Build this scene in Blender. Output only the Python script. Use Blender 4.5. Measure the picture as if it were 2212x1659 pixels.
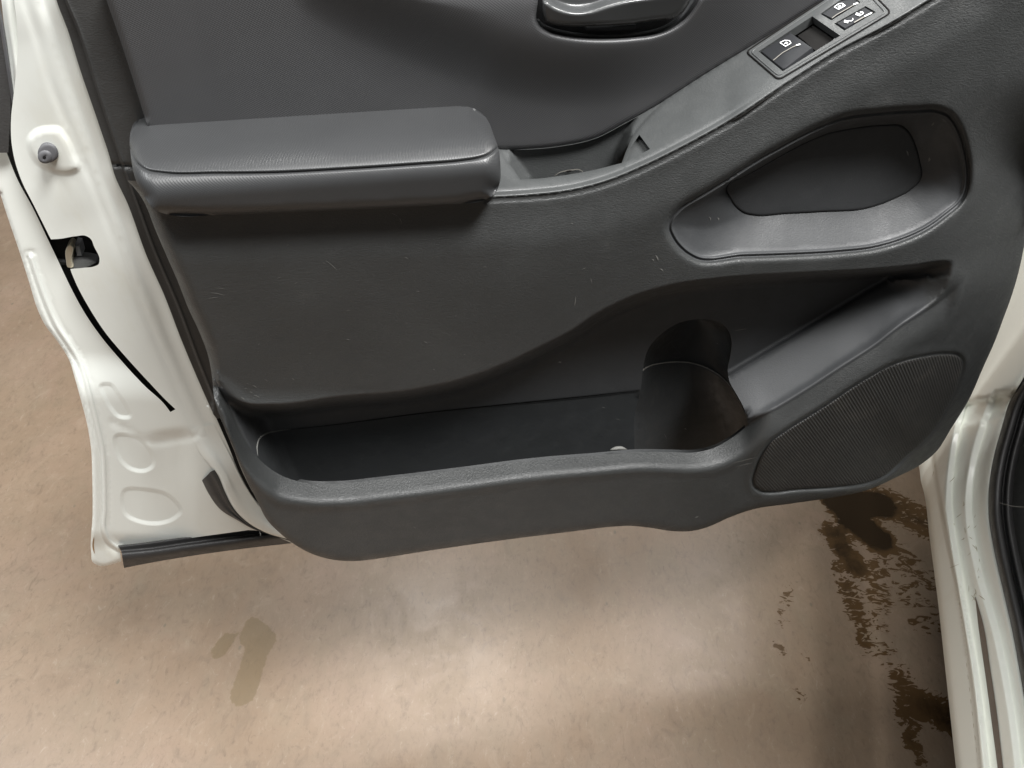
import bpy, bmesh, math, random
import numpy as np
from mathutils import Vector, Matrix
from mathutils.geometry import delaunay_2d_cdt
random.seed(7); rng = np.random.default_rng(7)
C_ = bpy.context.scene
for o in list(bpy.data.objects): bpy.data.objects.remove(o)
col = C_.collection

# ------------------------------------------------------------------ camera
F = 1597.0; TH = math.radians(44); RO = math.radians(4.0); YW = math.radians(14)
CAM = np.array([0, 0, 1.35])
fw = np.array([0, math.cos(TH), -math.sin(TH)]); up0 = np.array([0, math.sin(TH), math.cos(TH)]); rt0 = np.array([1., 0, 0])
R2 = rt0*math.cos(RO)+up0*math.sin(RO); U2 = -rt0*math.sin(RO)+up0*math.cos(RO)
cam = bpy.data.cameras.new('camera'); cam.lens = 36*F/2212; cam.sensor_width = 36; cam.clip_end = 100; cam.clip_start = 0.02
camo = bpy.data.objects.new('camera', cam); col.objects.link(camo)
camo.matrix_world = Matrix(((R2[0], U2[0], -fw[0], CAM[0]), (R2[1], U2[1], -fw[1], CAM[1]), (R2[2], U2[2], -fw[2], CAM[2]), (0, 0, 0, 1)))
C_.camera = camo

# ------------------------------------------------------------------ world, lamps, exposure
wd = bpy.data.worlds.new('World'); C_.world = wd; wd.use_nodes = True
wd.node_tree.nodes['Background'].inputs[0].default_value = (0.97, 0.98, 1.0, 1)
wd.node_tree.nodes['Background'].inputs[1].default_value = 0.17
C_.view_settings.view_transform = 'Standard'; C_.view_settings.look = 'None'
C_.view_settings.exposure = 0.2; C_.view_settings.gamma = 1; C_.view_settings.use_curve_mapping = False

def area(name, loc, target, sx, sy, power, colr):
    l = bpy.data.lights.new(name, 'AREA'); l.shape = 'RECTANGLE'; l.size = sx; l.size_y = sy; l.energy = power; l.color = colr
    o = bpy.data.objects.new(name, l); col.objects.link(o); o.location = loc
    d = Vector(target)-Vector(loc); o.rotation_euler = d.to_track_quat('-Z', 'Y').to_euler(); return o
area('ceiling_lamp_beyond', (-0.36, 2.32, 3.6), (-0.1, .6, 0), .8, .7, 36, (1.0, .985, .95))
area('ceiling_lamp_over_van', (2.2, 2.6, 4.2), (0.1, .8, 0), 1.2, .8, 105, (1.0, .98, .95))
area('ceiling_lamp_right', (1.0, -0.12, 3.6), (0, .6, .8), 1.2, .6, 200, (1.0, .99, .98))
area('ceiling_lamp_behind', (-0.55, -0.20, 3.3), (0, .6, .8), 1.3, .4, 34, (1.0, .99, .97))
area('ceiling_lamp_left', (-2.6, 0.5, 3.4), (-.3, .6, .7), 1.6, .6, 62, (.97, .99, 1.0))

# ------------------------------------------------------------------ maths helpers
U = np.array([math.cos(YW), math.sin(YW), 0]); N = np.array([math.sin(YW), -math.cos(YW), 0]); O = np.array([0, .62, 0])
def rays(px, py):
    px = np.asarray(px, float); py = np.asarray(py, float)
    return fw+np.multiply.outer((px-1106)/F, R2)+np.multiply.outer((829.5-py)/F, U2)
class Pl:
    def __init__(s, o, n): s.o = np.array(o, float); s.n = np.array(n, float)/np.linalg.norm(n)
    def at(s, px, py, w):
        d = rays(px, py); t = ((s.o-CAM)@s.n+np.asarray(w))/(d@s.n); return CAM+d*t[..., None]
DOOR = Pl(O, N)
def at_h(px, py, h):
    d = rays(px, py); t = (h-CAM[2])/d[..., 2]; return CAM+d*t[..., None]
def w_of_height(px, py, h):
    return (at_h(px, py, h)-O)@N
def fit_plane(P):
    P = np.array(P); c = P.mean(0); n = np.linalg.svd(P-c)[2][2]
    if n@(CAM-c) < 0: n = -n
    return Pl(c, n)
def crv(pts, n=None, step=6., closed=False):
    p = np.array(pts, float)
    if closed: p = np.vstack([p, p[:1]])
    seg = np.maximum(np.hypot(*(np.diff(p[:, :2], axis=0).T)), 1e-6)
    t = np.concatenate([[0], np.cumsum(seg)])
    m = np.zeros_like(p); dl = np.diff(p, axis=0)/seg[:, None]
    m[1:-1] = (dl[:-1]*seg[1:, None]+dl[1:]*seg[:-1, None])/(seg[1:]+seg[:-1])[:, None]
    if closed: m[0] = m[-1] = (dl[-1]*seg[0]+dl[0]*seg[-1])/(seg[0]+seg[-1])
    else: m[0] = dl[0]; m[-1] = dl[-1]
    if n is None: n = max(3, int(t[-1]/step)+1)
    q = np.linspace(0, t[-1], n); i = np.clip(np.searchsorted(t, q, 'right')-1, 0, len(seg)-1)
    s = ((q-t[i])/seg[i])[:, None]; h = seg[i][:, None]
    r = (2*s**3-3*s**2+1)*p[i]+(s**3-2*s**2+s)*h*m[i]+(-2*s**3+3*s**2)*p[i+1]+(s**3-s**2)*h*m[i+1]
    return r[:-1] if closed else r
def lin(pts, step=6., closed=True):
    p = np.array(pts, float)
    if closed: p = np.vstack([p, p[:1]])
    out = []
    for a, b in zip(p[:-1], p[1:]):
        k = max(1, int(np.hypot(*(b-a)[:2])/step)); out += [a+(b-a)*j/k for j in range(k)]
    if not closed: out.append(p[-1])
    return np.array(out)
def rpoly(pts, r, step=3.):
    p = np.array(pts, float); o = []; n = len(p)
    for i in range(n):
        a, b, c = p[i-1], p[i], p[(i+1) % n]; u = a-b; v = c-b; lu = np.hypot(*u); lv = np.hypot(*v); q = min(r, lu*.45, lv*.45)
        A, B = b+u/lu*q, b+v/lv*q
        o += [A*(1-t)**2+2*b*t*(1-t)+B*t*t for t in np.linspace(0, 1, 6)]
    return lin(o, step)
def dist(X, Y, c, closed=False):
    c = np.asarray(c)[:, :2]
    if closed: c = np.vstack([c, c[:1]])
    best = np.full(X.shape, 1e18)
    for a, b in zip(c[:-1], c[1:]):
        d = b-a; L = d@d+1e-12
        t = np.clip(((X-a[0])*d[0]+(Y-a[1])*d[1])/L, 0, 1)
        best = np.minimum(best, (X-a[0]-t*d[0])**2+(Y-a[1]-t*d[1])**2)
    return np.sqrt(best)
def inside(X, Y, c):
    c = np.asarray(c)[:, :2]; r = np.zeros(X.shape, bool)
    x1, y1 = c[-1]
    for x2, y2 in c:
        if y1 != y2:
            r ^= ((y1 > Y) != (y2 > Y)) & (X < (x2-x1)*(Y-y1)/(y2-y1)+x1)
        x1, y1 = x2, y2
    return r
def sd(X, Y, c):
    d = dist(X, Y, c, True); return np.where(inside(X, Y, c), d, -d)
def ss(t): t = np.clip(t, 0, 1); return t*t*(3-2*t)
def smin(a, b, k): h = np.clip(.5+.5*(b-a)/k, 0, 1); return b+(a-b)*h-k*h*(1-h)
def smax(a, b, k): return -smin(-a, -b, k)
def rnd(d, r, h):      # rounded-over edge: drop h at d=0, none at d>=r
    t = np.clip(.93-.93*d/r, 0, 1); return h*(1-np.sqrt(np.maximum(0, 1-t*t)))
def plane3(*p):
    A = np.array([[a, b, 1] for a, b, c in p]); k = np.linalg.lstsq(A, np.array([c for a, b, c in p]), rcond=None)[0]
    return lambda X, Y: k[0]*X+k[1]*Y+k[2]
def interp_y(pts):
    p = np.array(pts, float); return lambda Y: np.interp(Y, p[:, 0], p[:, 1])

# ------------------------------------------------------------------ materials
def mat(name, base, rough=.5, metal=0., coat=0., coat_r=.1, spec=.5):
    m = bpy.data.materials.new(name); m.use_nodes = True; b = m.node_tree.nodes['Principled BSDF']
    b.inputs['Base Color'].default_value = (*base, 1); b.inputs['Roughness'].default_value = rough
    b.inputs['Metallic'].default_value = metal; b.inputs['Coat Weight'].default_value = coat; b.inputs['Coat Roughness'].default_value = coat_r
    b.inputs['Specular IOR Level'].default_value = spec
    return m
class NT:
    def __init__(s, m):
        s.m = m; s.t = m.node_tree; s.b = s.t.nodes['Principled BSDF']
        tc = s.t.nodes.new('ShaderNodeTexCoord'); s.obj = tc.outputs['Object']
    def n(s, typ, **k):
        x = s.t.nodes.new('ShaderNode'+typ)
        for a, v in k.items(): setattr(x, a, v)
        return x
    def l(s, a, b): s.t.links.new(a, b)
    def val(s, inp, v):
        if hasattr(v, 'is_linked') or hasattr(v, 'links'): s.l(v, inp)
        else: inp.default_value = v
    def mapd(s, sc, rot=(0, 0, 0), src=None):
        x = s.n('Mapping'); s.l(src or s.obj, x.inputs[0]); x.inputs['Scale'].default_value = sc; x.inputs['Rotation'].default_value = rot; return x.outputs[0]
    def noise(s, vec, scale, det=4, rough=.6, dist=0.):
        x = s.n('TexNoise'); s.l(vec, x.inputs['Vector']); x.inputs['Scale'].default_value = scale; x.inputs['Detail'].default_value = det
        x.inputs['Roughness'].default_value = rough; x.inputs['Distortion'].default_value = dist; return x.outputs['Fac']
    def math(s, op, a, b=0., c=0.):
        x = s.n('Math', operation=op); s.val(x.inputs[0], a); s.val(x.inputs[1], b); s.val(x.inputs[2], c); return x.outputs[0]
    def ramp(s, f, stops):
        x = s.n('ValToRGB'); s.l(f, x.inputs[0]); e = x.color_ramp.elements
        while len(e) < len(stops): e.new(.5)
        for i, (p, c) in enumerate(stops): e[i].position = p; e[i].color = (*c, 1) if len(c) == 3 else c
        return x.outputs[0]
    def mr(s, f, a, b, c=0., d=1., smooth=True):
        x = s.n('MapRange'); x.interpolation_type = 'SMOOTHSTEP' if smooth else 'LINEAR'; s.l(f, x.inputs[0])
        for i, v in zip((1, 2, 3, 4), (a, b, c, d)): x.inputs[i].default_value = v
        return x.outputs[0]
    def mix(s, f, a, b, blend='MIX'):
        x = s.n('Mix', data_type='RGBA', blend_type=blend); s.val(x.inputs[0], f)
        for i, v in ((6, a), (7, b)):
            if isinstance(v, tuple): x.inputs[i].default_value = (*v, 1)
            else: s.l(v, x.inputs[i])
        return x.outputs[2]
    def bump(s, h, strength, distn, prev=None):
        x = s.n('Bump'); s.l(h, x.inputs['Height']); x.inputs['Strength'].default_value = strength; x.inputs['Distance'].default_value = distn
        if prev: s.l(prev, x.inputs['Normal'])
        return x.outputs[0]
def lin3(c, k): return tuple(x*k for x in c)

def plastic(name, base, rough=.5, grain=.35, scuff=.25, dust=.2):
    m = mat(name, base, rough); t = NT(m)
    d = t.mapd((1, 1, 1), (0, 0, -YW))
    st = t.mapd((1, 1, 2.2), (0, .12, 0), d)                    # grain slightly stretched along the door
    g = t.noise(st, 480, 3, .6, .9); g2 = t.noise(st, 230, 2, .5, .8)
    h = t.math('ADD', t.mr(g, .35, .65), t.math('MULTIPLY', g2, .6))
    nb = t.bump(h, grain, .00045)
    t.l(nb, t.b.inputs['Normal'])
    c1 = t.noise(d, 9, 5, .6); c2 = t.noise(d, 55, 5, .7)
    cc = t.mix(t.mr(c1, .3, .7), lin3(base, .9), lin3(base, 1.12))
    sc = t.mr(c2, .58, .80, 0, dust)
    sp = t.mr(t.noise(t.mapd((1, 1, 3), (0, .5, 0), d), 190, 3, .8), .72, .80, 0, scuff)
    cc = t.mix(t.math('MAXIMUM', sc, sp), cc, (.085, .083, .078))
    t.l(cc, t.b.inputs['Base Color'])
    t.l(t.mr(c2, .3, .7, rough-.05, rough+.09), t.b.inputs['Roughness'])
    return m
def vinyl(name, base, rough=.42, pitch=.0013, strength=.28):
    m = mat(name, base, rough); t = NT(m)
    d = t.mapd((1, 1, 1), (0, 0, -YW))
    def wave(rot, p):
        x = t.n('TexWave', wave_type='BANDS', bands_direction='X'); t.l(t.mapd((1, 1, 1), rot, d), x.inputs[0])
        x.inputs['Scale'].default_value = .314/p; x.inputs['Distortion'].default_value = .25; x.inputs['Detail'].default_value = 1; return x.outputs['Fac']
    a = wave((0, math.radians(58), .3), pitch); b = wave((.3, math.radians(-32), 0), pitch*1.3)
    h = t.math('ADD', a, t.math('MULTIPLY', b, .7))
    nb = t.bump(h, strength, .00035)
    t.l(nb, t.b.inputs['Normal'])
    c1 = t.noise(d, 12, 4, .6)
    cc = t.mix(t.mr(c1, .3, .7), lin3(base, .93), lin3(base, 1.08))
    cc = t.mix(t.math('MULTIPLY', h, .22), cc, lin3(base, 1.7))
    sp = t.mr(t.noise(d, 230, 2, .8), .76, .82, 0, .35)
    t.l(t.mix(sp, cc, (.1, .1, .1)), t.b.inputs['Base Color'])
    return m
def paint(name, base, rough=.3, dirt=.25):
    m = mat(name, base, rough, coat=.5, coat_r=.12); t = NT(m)
    n1 = t.noise(t.mapd((1, 1, .5)), 14, 6, .65); n2 = t.noise(t.obj, 120, 4, .7)
    cc = t.mix(t.mr(n1, .52, .78, 0, dirt), base, lin3((.62, .58, .44), 1))
    cc = t.mix(t.mr(n2, .68, .8, 0, dirt*.6), cc, (.45, .42, .34))
    t.l(cc, t.b.inputs['Base Color'])
    t.l(t.bump(t.noise(t.obj, 45, 2, .5), .05, .002), t.b.inputs['Normal'])
    return m
M = {}
M['panel'] = plastic('black_grained_plastic', (.034, .0358, .0357), .44, .45)
M['panel_lip'] = M['panel']
M['smooth'] = plastic('smooth_black_plastic', (.040, .042, .044), .52, .15, .2, .10)
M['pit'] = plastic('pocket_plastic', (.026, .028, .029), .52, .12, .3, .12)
M['console'] = plastic('worn_console_plastic', (.055, .058, .058), .42, .2, .3, .3)
M['strip'] = plastic('dark_edge_plastic', (.034, .034, .033), .5, .3)
M['vinyl'] = vinyl('grey_dimpled_vinyl', (.043, .0435, .045))
M['arm'] = vinyl('armrest_vinyl', (.030, .031, .032), .40, .0012, .15)
M['paint'] = paint('white_door_paint', (.80, .825, .78))
M['paint2'] = paint('white_body_paint', (.83, .845, .77), .38, .3)
M['rubber'] = plastic('black_rubber', (.022, .0215, .0215), .5, .4, .3, .3)
M['rubber2'] = plastic('grey_rubber', (.05, .05, .05), .5, .3, .3, .4)
M['dark'] = mat('dark_cavity', (.012, .0115, .011), .9, spec=.1)
M['knob'] = mat('grey_rubber_stop', (.09, .09, .095), .6)
M['metal'] = mat('dirty_zinc', (.42, .38, .30), .45, .7)
M['gloss'] = mat('switch_plastic', (.018, .019, .021), .6, spec=.25)
M['lever'] = mat('lever_plastic', (.05, .052, .053), .24)
M['white'] = mat('white_symbol_and_glint', (.85, .86, .86), .5)  # printed symbols, and the painted glint at the lock switch end
M['line'] = mat('worn_edge_and_glint', (.20, .19, .17), .5)  # worn edges, and the pale glints painted along switch edges
M['scuff'] = mat('pale_scuff', (.15, .15, .14), .7)
M['rust'] = mat('rust', (.30, .16, .06), .8)
# perforated speaker cloth
def grille_mat():
    m = mat('speaker_grille_plastic', (.040, .039, .037), .6); t = NT(m)
    d = t.mapd((1, 1, 1), (0, 0, -YW))
    def wave(rot, p):
        x = t.n('TexWave', wave_type='BANDS', bands_direction='X'); t.l(t.mapd((1, 1, 1), rot, d), x.inputs[0]); x.inputs['Scale'].default_value = .314/p
        return x.outputs['Fac']
    a = wave((0, math.radians(40), 0), .0032); b = wave((0, math.radians(-50), 0), .0032)
    h = t.math('MAXIMUM', a, t.math('MULTIPLY', b, .6))
    t.l(t.bump(h, .9, .0010), t.b.inputs['Normal'])
    c = t.mix(h, (.005, .005, .005), (.026, .025, .023))
    t.l(t.mix(t.mr(t.noise(d, 22, 4, .7), .52, .75, 0, .35), c, (.055, .05, .042)), t.b.inputs['Base Color'])
    return m
M['grille'] = grille_mat()

# ------------------------------------------------------------------ object helpers
def empty(name, loc, label, cat, group=None):
    o = bpy.data.objects.new(name, None); col.objects.link(o); o.location = loc; o.empty_display_size = .05
    o['label'] = label; o['category'] = cat
    if group: o['group'] = group
    return o
def link(name, V, Fc, m, parent=None, smooth=True, label=None, angle=None):
    V = np.asarray(V, float)
    root = parent
    while root is not None and root.parent is not None: root = root.parent
    if root is not None: V = V-np.array(root.location)
    me = bpy.data.meshes.new(name); me.from_pydata(V.tolist(), [], Fc); me.materials.append(m); me.validate()
    if smooth: me.polygons.foreach_set('use_smooth', [True]*len(me.polygons))
    o = bpy.data.objects.new(name, me); col.objects.link(o)
    if parent is not None: o.parent = parent
    if label: o['label'] = label
    if angle: me.set_sharp_from_angle(angle=math.radians(angle))
    return o

def patch(name, outline, wfun, m, parent, spacing=7., zones=(), curves=(), pl=DOOR, skirt=.014, jump=.0007, label=None, feats=()):
    """surface patch: outline and grid in projection space, raised to its own relief depth w off the reference plane"""
    outline = np.asarray(outline)[:, :2]
    pts = [outline]; edges = [(i, (i+1) % len(outline)) for i in range(len(outline))]; n0 = len(outline)
    for z, _ in zones:
        z = np.asarray(z)[:, :2]; pts.append(z); edges += [(n0+i, n0+(i+1) % len(z)) for i in range(len(z))]; n0 += len(z)
    curves = list(curves)
    for c, offs, closed in feats:
        c = np.asarray(c)[:, :2]
        d = (np.roll(c, -1, 0)-np.roll(c, 1, 0)) if closed else np.gradient(c, axis=0)
        nn = np.stack([-d[:, 1], d[:, 0]], 1); nn /= np.linalg.norm(nn, axis=1)[:, None]+1e-9
        for f in offs:
            q = c+nn*f; dq = dist(q[:, 0], q[:, 1], c, closed)
            q = q[(dq > abs(f)*.93) & inside(q[:, 0], q[:, 1], outline)]
            if len(q): q = q[dist(q[:, 0], q[:, 1], outline, True) > 1.0]
            if len(q): curves.append(q)
    got = set()
    for z, _ in zones:
        for a, b in np.asarray(z)[:, :2]: got.add((int(a//1.2), int(b//1.2)))
    for c in curves:
        c = np.asarray(c)[:, :2]
        c = c[[(int(a//1.2), int(b//1.2)) not in got for a, b in c]]
        for a, b in c: got.add((int(a//1.2), int(b//1.2)))
        if len(c): pts.append(c); n0 += len(c)
    base = np.vstack(pts)
    x0, y0 = outline.min(0); x1, y1 = outline.max(0)
    gx, gy = np.meshgrid(np.arange(x0+spacing/2, x1, spacing), np.arange(y0+spacing/2, y1, spacing)); gx = gx.copy(); gx[1::2] += spacing/2
    gx = gx.ravel(); gy = gy.ravel()
    k = inside(gx, gy, outline); gx = gx[k]; gy = gy[k]
    # keep the grid clear of the given points
    cell = spacing*.55; occ = set()
    for a, b in base:
        i, j = int(a//cell), int(b//cell)
        for di in (-1, 0, 1):
            for dj in (-1, 0, 1): occ.add((i+di, j+dj))
    k = np.array([(int(a//cell), int(b//cell)) not in occ for a, b in zip(gx, gy)], bool)
    P = np.vstack([base, np.stack([gx[k], gy[k]], 1)])
    r = delaunay_2d_cdt([Vector((float(a), float(b))) for a, b in P], edges, [], 0, 1e-4)
    V = np.array([[v[0], v[1]] for v in r[0]]); T = np.array([f for f in r[2]], int)
    cx = V[T].mean(1); k = inside(cx[:, 0], cx[:, 1], outline); T = T[k]; cx = cx[k]
    zi = np.zeros(len(T), int)
    for q, (z, _) in enumerate(zones): zi[inside(cx[:, 0], cx[:, 1], z)] = q+1
    fs = [wfun]+[f for _, f in zones]
    W = []
    for q, f in enumerate(fs):
        used = np.unique(T[zi == q]); w = np.full(len(V), np.nan)
        if len(used): w[used] = f(V[used, 0], V[used, 1])
        W.append(w)
    idx = {}; vv = []; faces = []
    def vid(v, q):
        for (q2, i2) in idx.setdefault(v, []):
            if q2 == q or abs(W[q][v]-vv[i2][2]) < jump: return i2
        vv.append((V[v, 0], V[v, 1], W[q][v])); idx[v].append((q, len(vv)-1)); return len(vv)-1
    for t, q in zip(T, zi): faces.append([vid(v, q) for v in t])
    A = np.array(vv); P3 = pl.at(A[:, 0], A[:, 1], A[:, 2])
    # consistent orientation towards camera
    Fc = []
    f = np.array(faces); nn = np.cross(P3[f[:, 1]]-P3[f[:, 0]], P3[f[:, 2]]-P3[f[:, 0]]); s = (nn*(CAM-P3[f[:, 0]])).sum(1)
    f[s < 0] = f[s < 0][:, ::-1]
    if skirt:
        from collections import Counter
        cnt = Counter(); orient = {}
        for a, b, c in f.tolist():
            for e in ((a, b), (b, c), (c, a)): cnt[tuple(sorted(e))] += 1; orient[tuple(sorted(e))] = e
        bd = [orient[e] for e, c in cnt.items() if c == 1]
        mp = {}; extra = []
        for a, b in bd:
            for v in (a, b):
                if v not in mp: mp[v] = len(A)+len(extra); extra.append((A[v, 0], A[v, 1], A[v, 2]-skirt))
        E_ = np.array(extra); P3 = np.vstack([P3, pl.at(E_[:, 0], E_[:, 1], E_[:, 2])])
        Fc = [[b, a, mp[a], mp[b]] for a, b in bd]
    o = link(name, P3, f.tolist()+Fc, m, parent, label=label)
    if Fc:      # crisp rim: the turned-back edge is its own facet
        me = o.data; nf = len(f); rim_v = set(mp)
        at = me.attributes.get('sharp_edge') or me.attributes.new('sharp_edge', 'BOOLEAN', 'EDGE')
        bs_e = set(tuple(sorted(e)) for e in bd)
        at.data.foreach_set('value', [tuple(sorted(e.vertices)) in bs_e for e in me.edges])
    return o
def loft(name, rows, m, parent, nu=120, nv=6, pl=DOOR, label=None, angle=None):
    R = [crv(r, n=nu) for r in rows]; S = np.stack(R)
    k = S.shape[0]; out = []
    for i in range(k-1):
        p0 = S[max(i-1, 0)]; p1 = S[i]; p2 = S[i+1]; p3 = S[min(i+2, k-1)]
        for j in range(nv):
            t = j/nv; m1 = (p2-p0)/2; m2 = (p3-p1)/2
            out.append((2*t**3-3*t*t+1)*p1+(t**3-2*t*t+t)*m1+(-2*t**3+3*t*t)*p2+(t**3-t*t)*m2)
    out.append(S[-1]); A = np.array(out); nr = A.shape[0]
    P = pl.at(A[..., 0].ravel(), A[..., 1].ravel(), A[..., 2].ravel())
    Fc = [[i*nu+j, i*nu+j+1, (i+1)*nu+j+1, (i+1)*nu+j] for i in range(nr-1) for j in range(nu-1)]
    return link(name, P, Fc, m, parent, label=label, angle=angle)
def prism(name, outline, pl, levels, m, parent, cap=True, label=None, angle=35):
    """solid built on a real plane: outline, then rings (inset, height) in metres along the plane's normal"""
    o2 = np.asarray(outline)[:, :2]; P = pl.at(o2[:, 0], o2[:, 1], 0)
    e1 = np.cross([0, 0, 1], pl.n); e1 /= np.linalg.norm(e1); e2 = np.cross(pl.n, e1)
    q = np.stack([(P-pl.o)@e1, (P-pl.o)@e2], 1)
    ar = .5*np.sum(q[:, 0]*np.roll(q[:, 1], -1)-np.roll(q[:, 0], -1)*q[:, 1])
    if ar < 0: q = q[::-1]
    d = np.roll(q, -1, 0)-np.roll(q, 1, 0); nn = np.stack([-d[:, 1], d[:, 0]], 1); nn /= np.linalg.norm(nn, axis=1)[:, None]+1e-12
    V = []; n = len(q)
    for ins, h in levels:
        r = q+nn*ins; V += [pl.o+e1*a+e2*b+pl.n*h for a, b in r]
    Fc = []
    for k in range(len(levels)-1):
        for i in range(n):
            j = (i+1) % n; Fc.append([k*n+i, k*n+j, (k+1)*n+j, (k+1)*n+i])
    if cap:
        Fc.append([(len(levels)-1)*n+i for i in range(n)])
    return link(name, V, Fc, m, parent, label=label, angle=angle)
def ribbon_geo(pts, width, pl, wfun, lift=.0006):
    c = crv(pts, step=4.); d = np.gradient(c[:, :2], axis=0); nn = np.stack([-d[:, 1], d[:, 0]], 1); nn /= np.linalg.norm(nn, axis=1)[:, None]+1e-9
    t = np.linspace(0, 1, len(c)); wd_ = width*np.sqrt(np.clip(1-(2*t-1)**2, .02, 1))[:, None]
    a = c[:, :2]-nn*wd_/2; b = c[:, :2]+nn*wd_/2
    P = np.vstack([pl.at(a[:, 0], a[:, 1], wfun(a[:, 0], a[:, 1])+lift), pl.at(b[:, 0], b[:, 1], wfun(b[:, 0], b[:, 1])+lift)]); n = len(c)
    return P, [[i, i+1, n+i+1, n+i] for i in range(n-1)]
def tube(name, P, r, m, parent, ns=8, closed=False, label=None):
    P = np.asarray(P, float); n = len(P); V = []; Fc = []
    rr = np.broadcast_to(r, (n,))
    T = np.gradient(P, axis=0)
    for i in range(n):
        t = T[i]/(np.linalg.norm(T[i])+1e-12); a = np.cross(t, [0.31, -.9, .3]); a /= np.linalg.norm(a); b = np.cross(t, a)
        V += [P[i]+rr[i]*(a*math.cos(k*2*math.pi/ns)+b*math.sin(k*2*math.pi/ns)) for k in range(ns)]
    for i in range(n if closed else n-1):
        for k in range(ns):
            j = (i+1) % n; Fc.append([i*ns+k, i*ns+(k+1) % ns, j*ns+(k+1) % ns, j*ns+k])
    if not closed: Fc += [[k for k in range(ns)][::-1], [(n-1)*ns+k for k in range(ns)]]
    return link(name, V, Fc, m, parent, label=label)
def box(name, lo, hi, m, parent):
    lo = np.array(lo); hi = np.array(hi)
    V = [[(lo, hi)[(i >> 0) & 1][0], (lo, hi)[(i >> 1) & 1][1], (lo, hi)[(i >> 2) & 1][2]] for i in range(8)]
    return link(name, V, [[0, 2, 3, 1], [4, 5, 7, 6], [0, 1, 5, 4], [2, 6, 7, 3], [0, 4, 6, 2], [1, 3, 7, 5]], m, parent, smooth=False)

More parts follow.
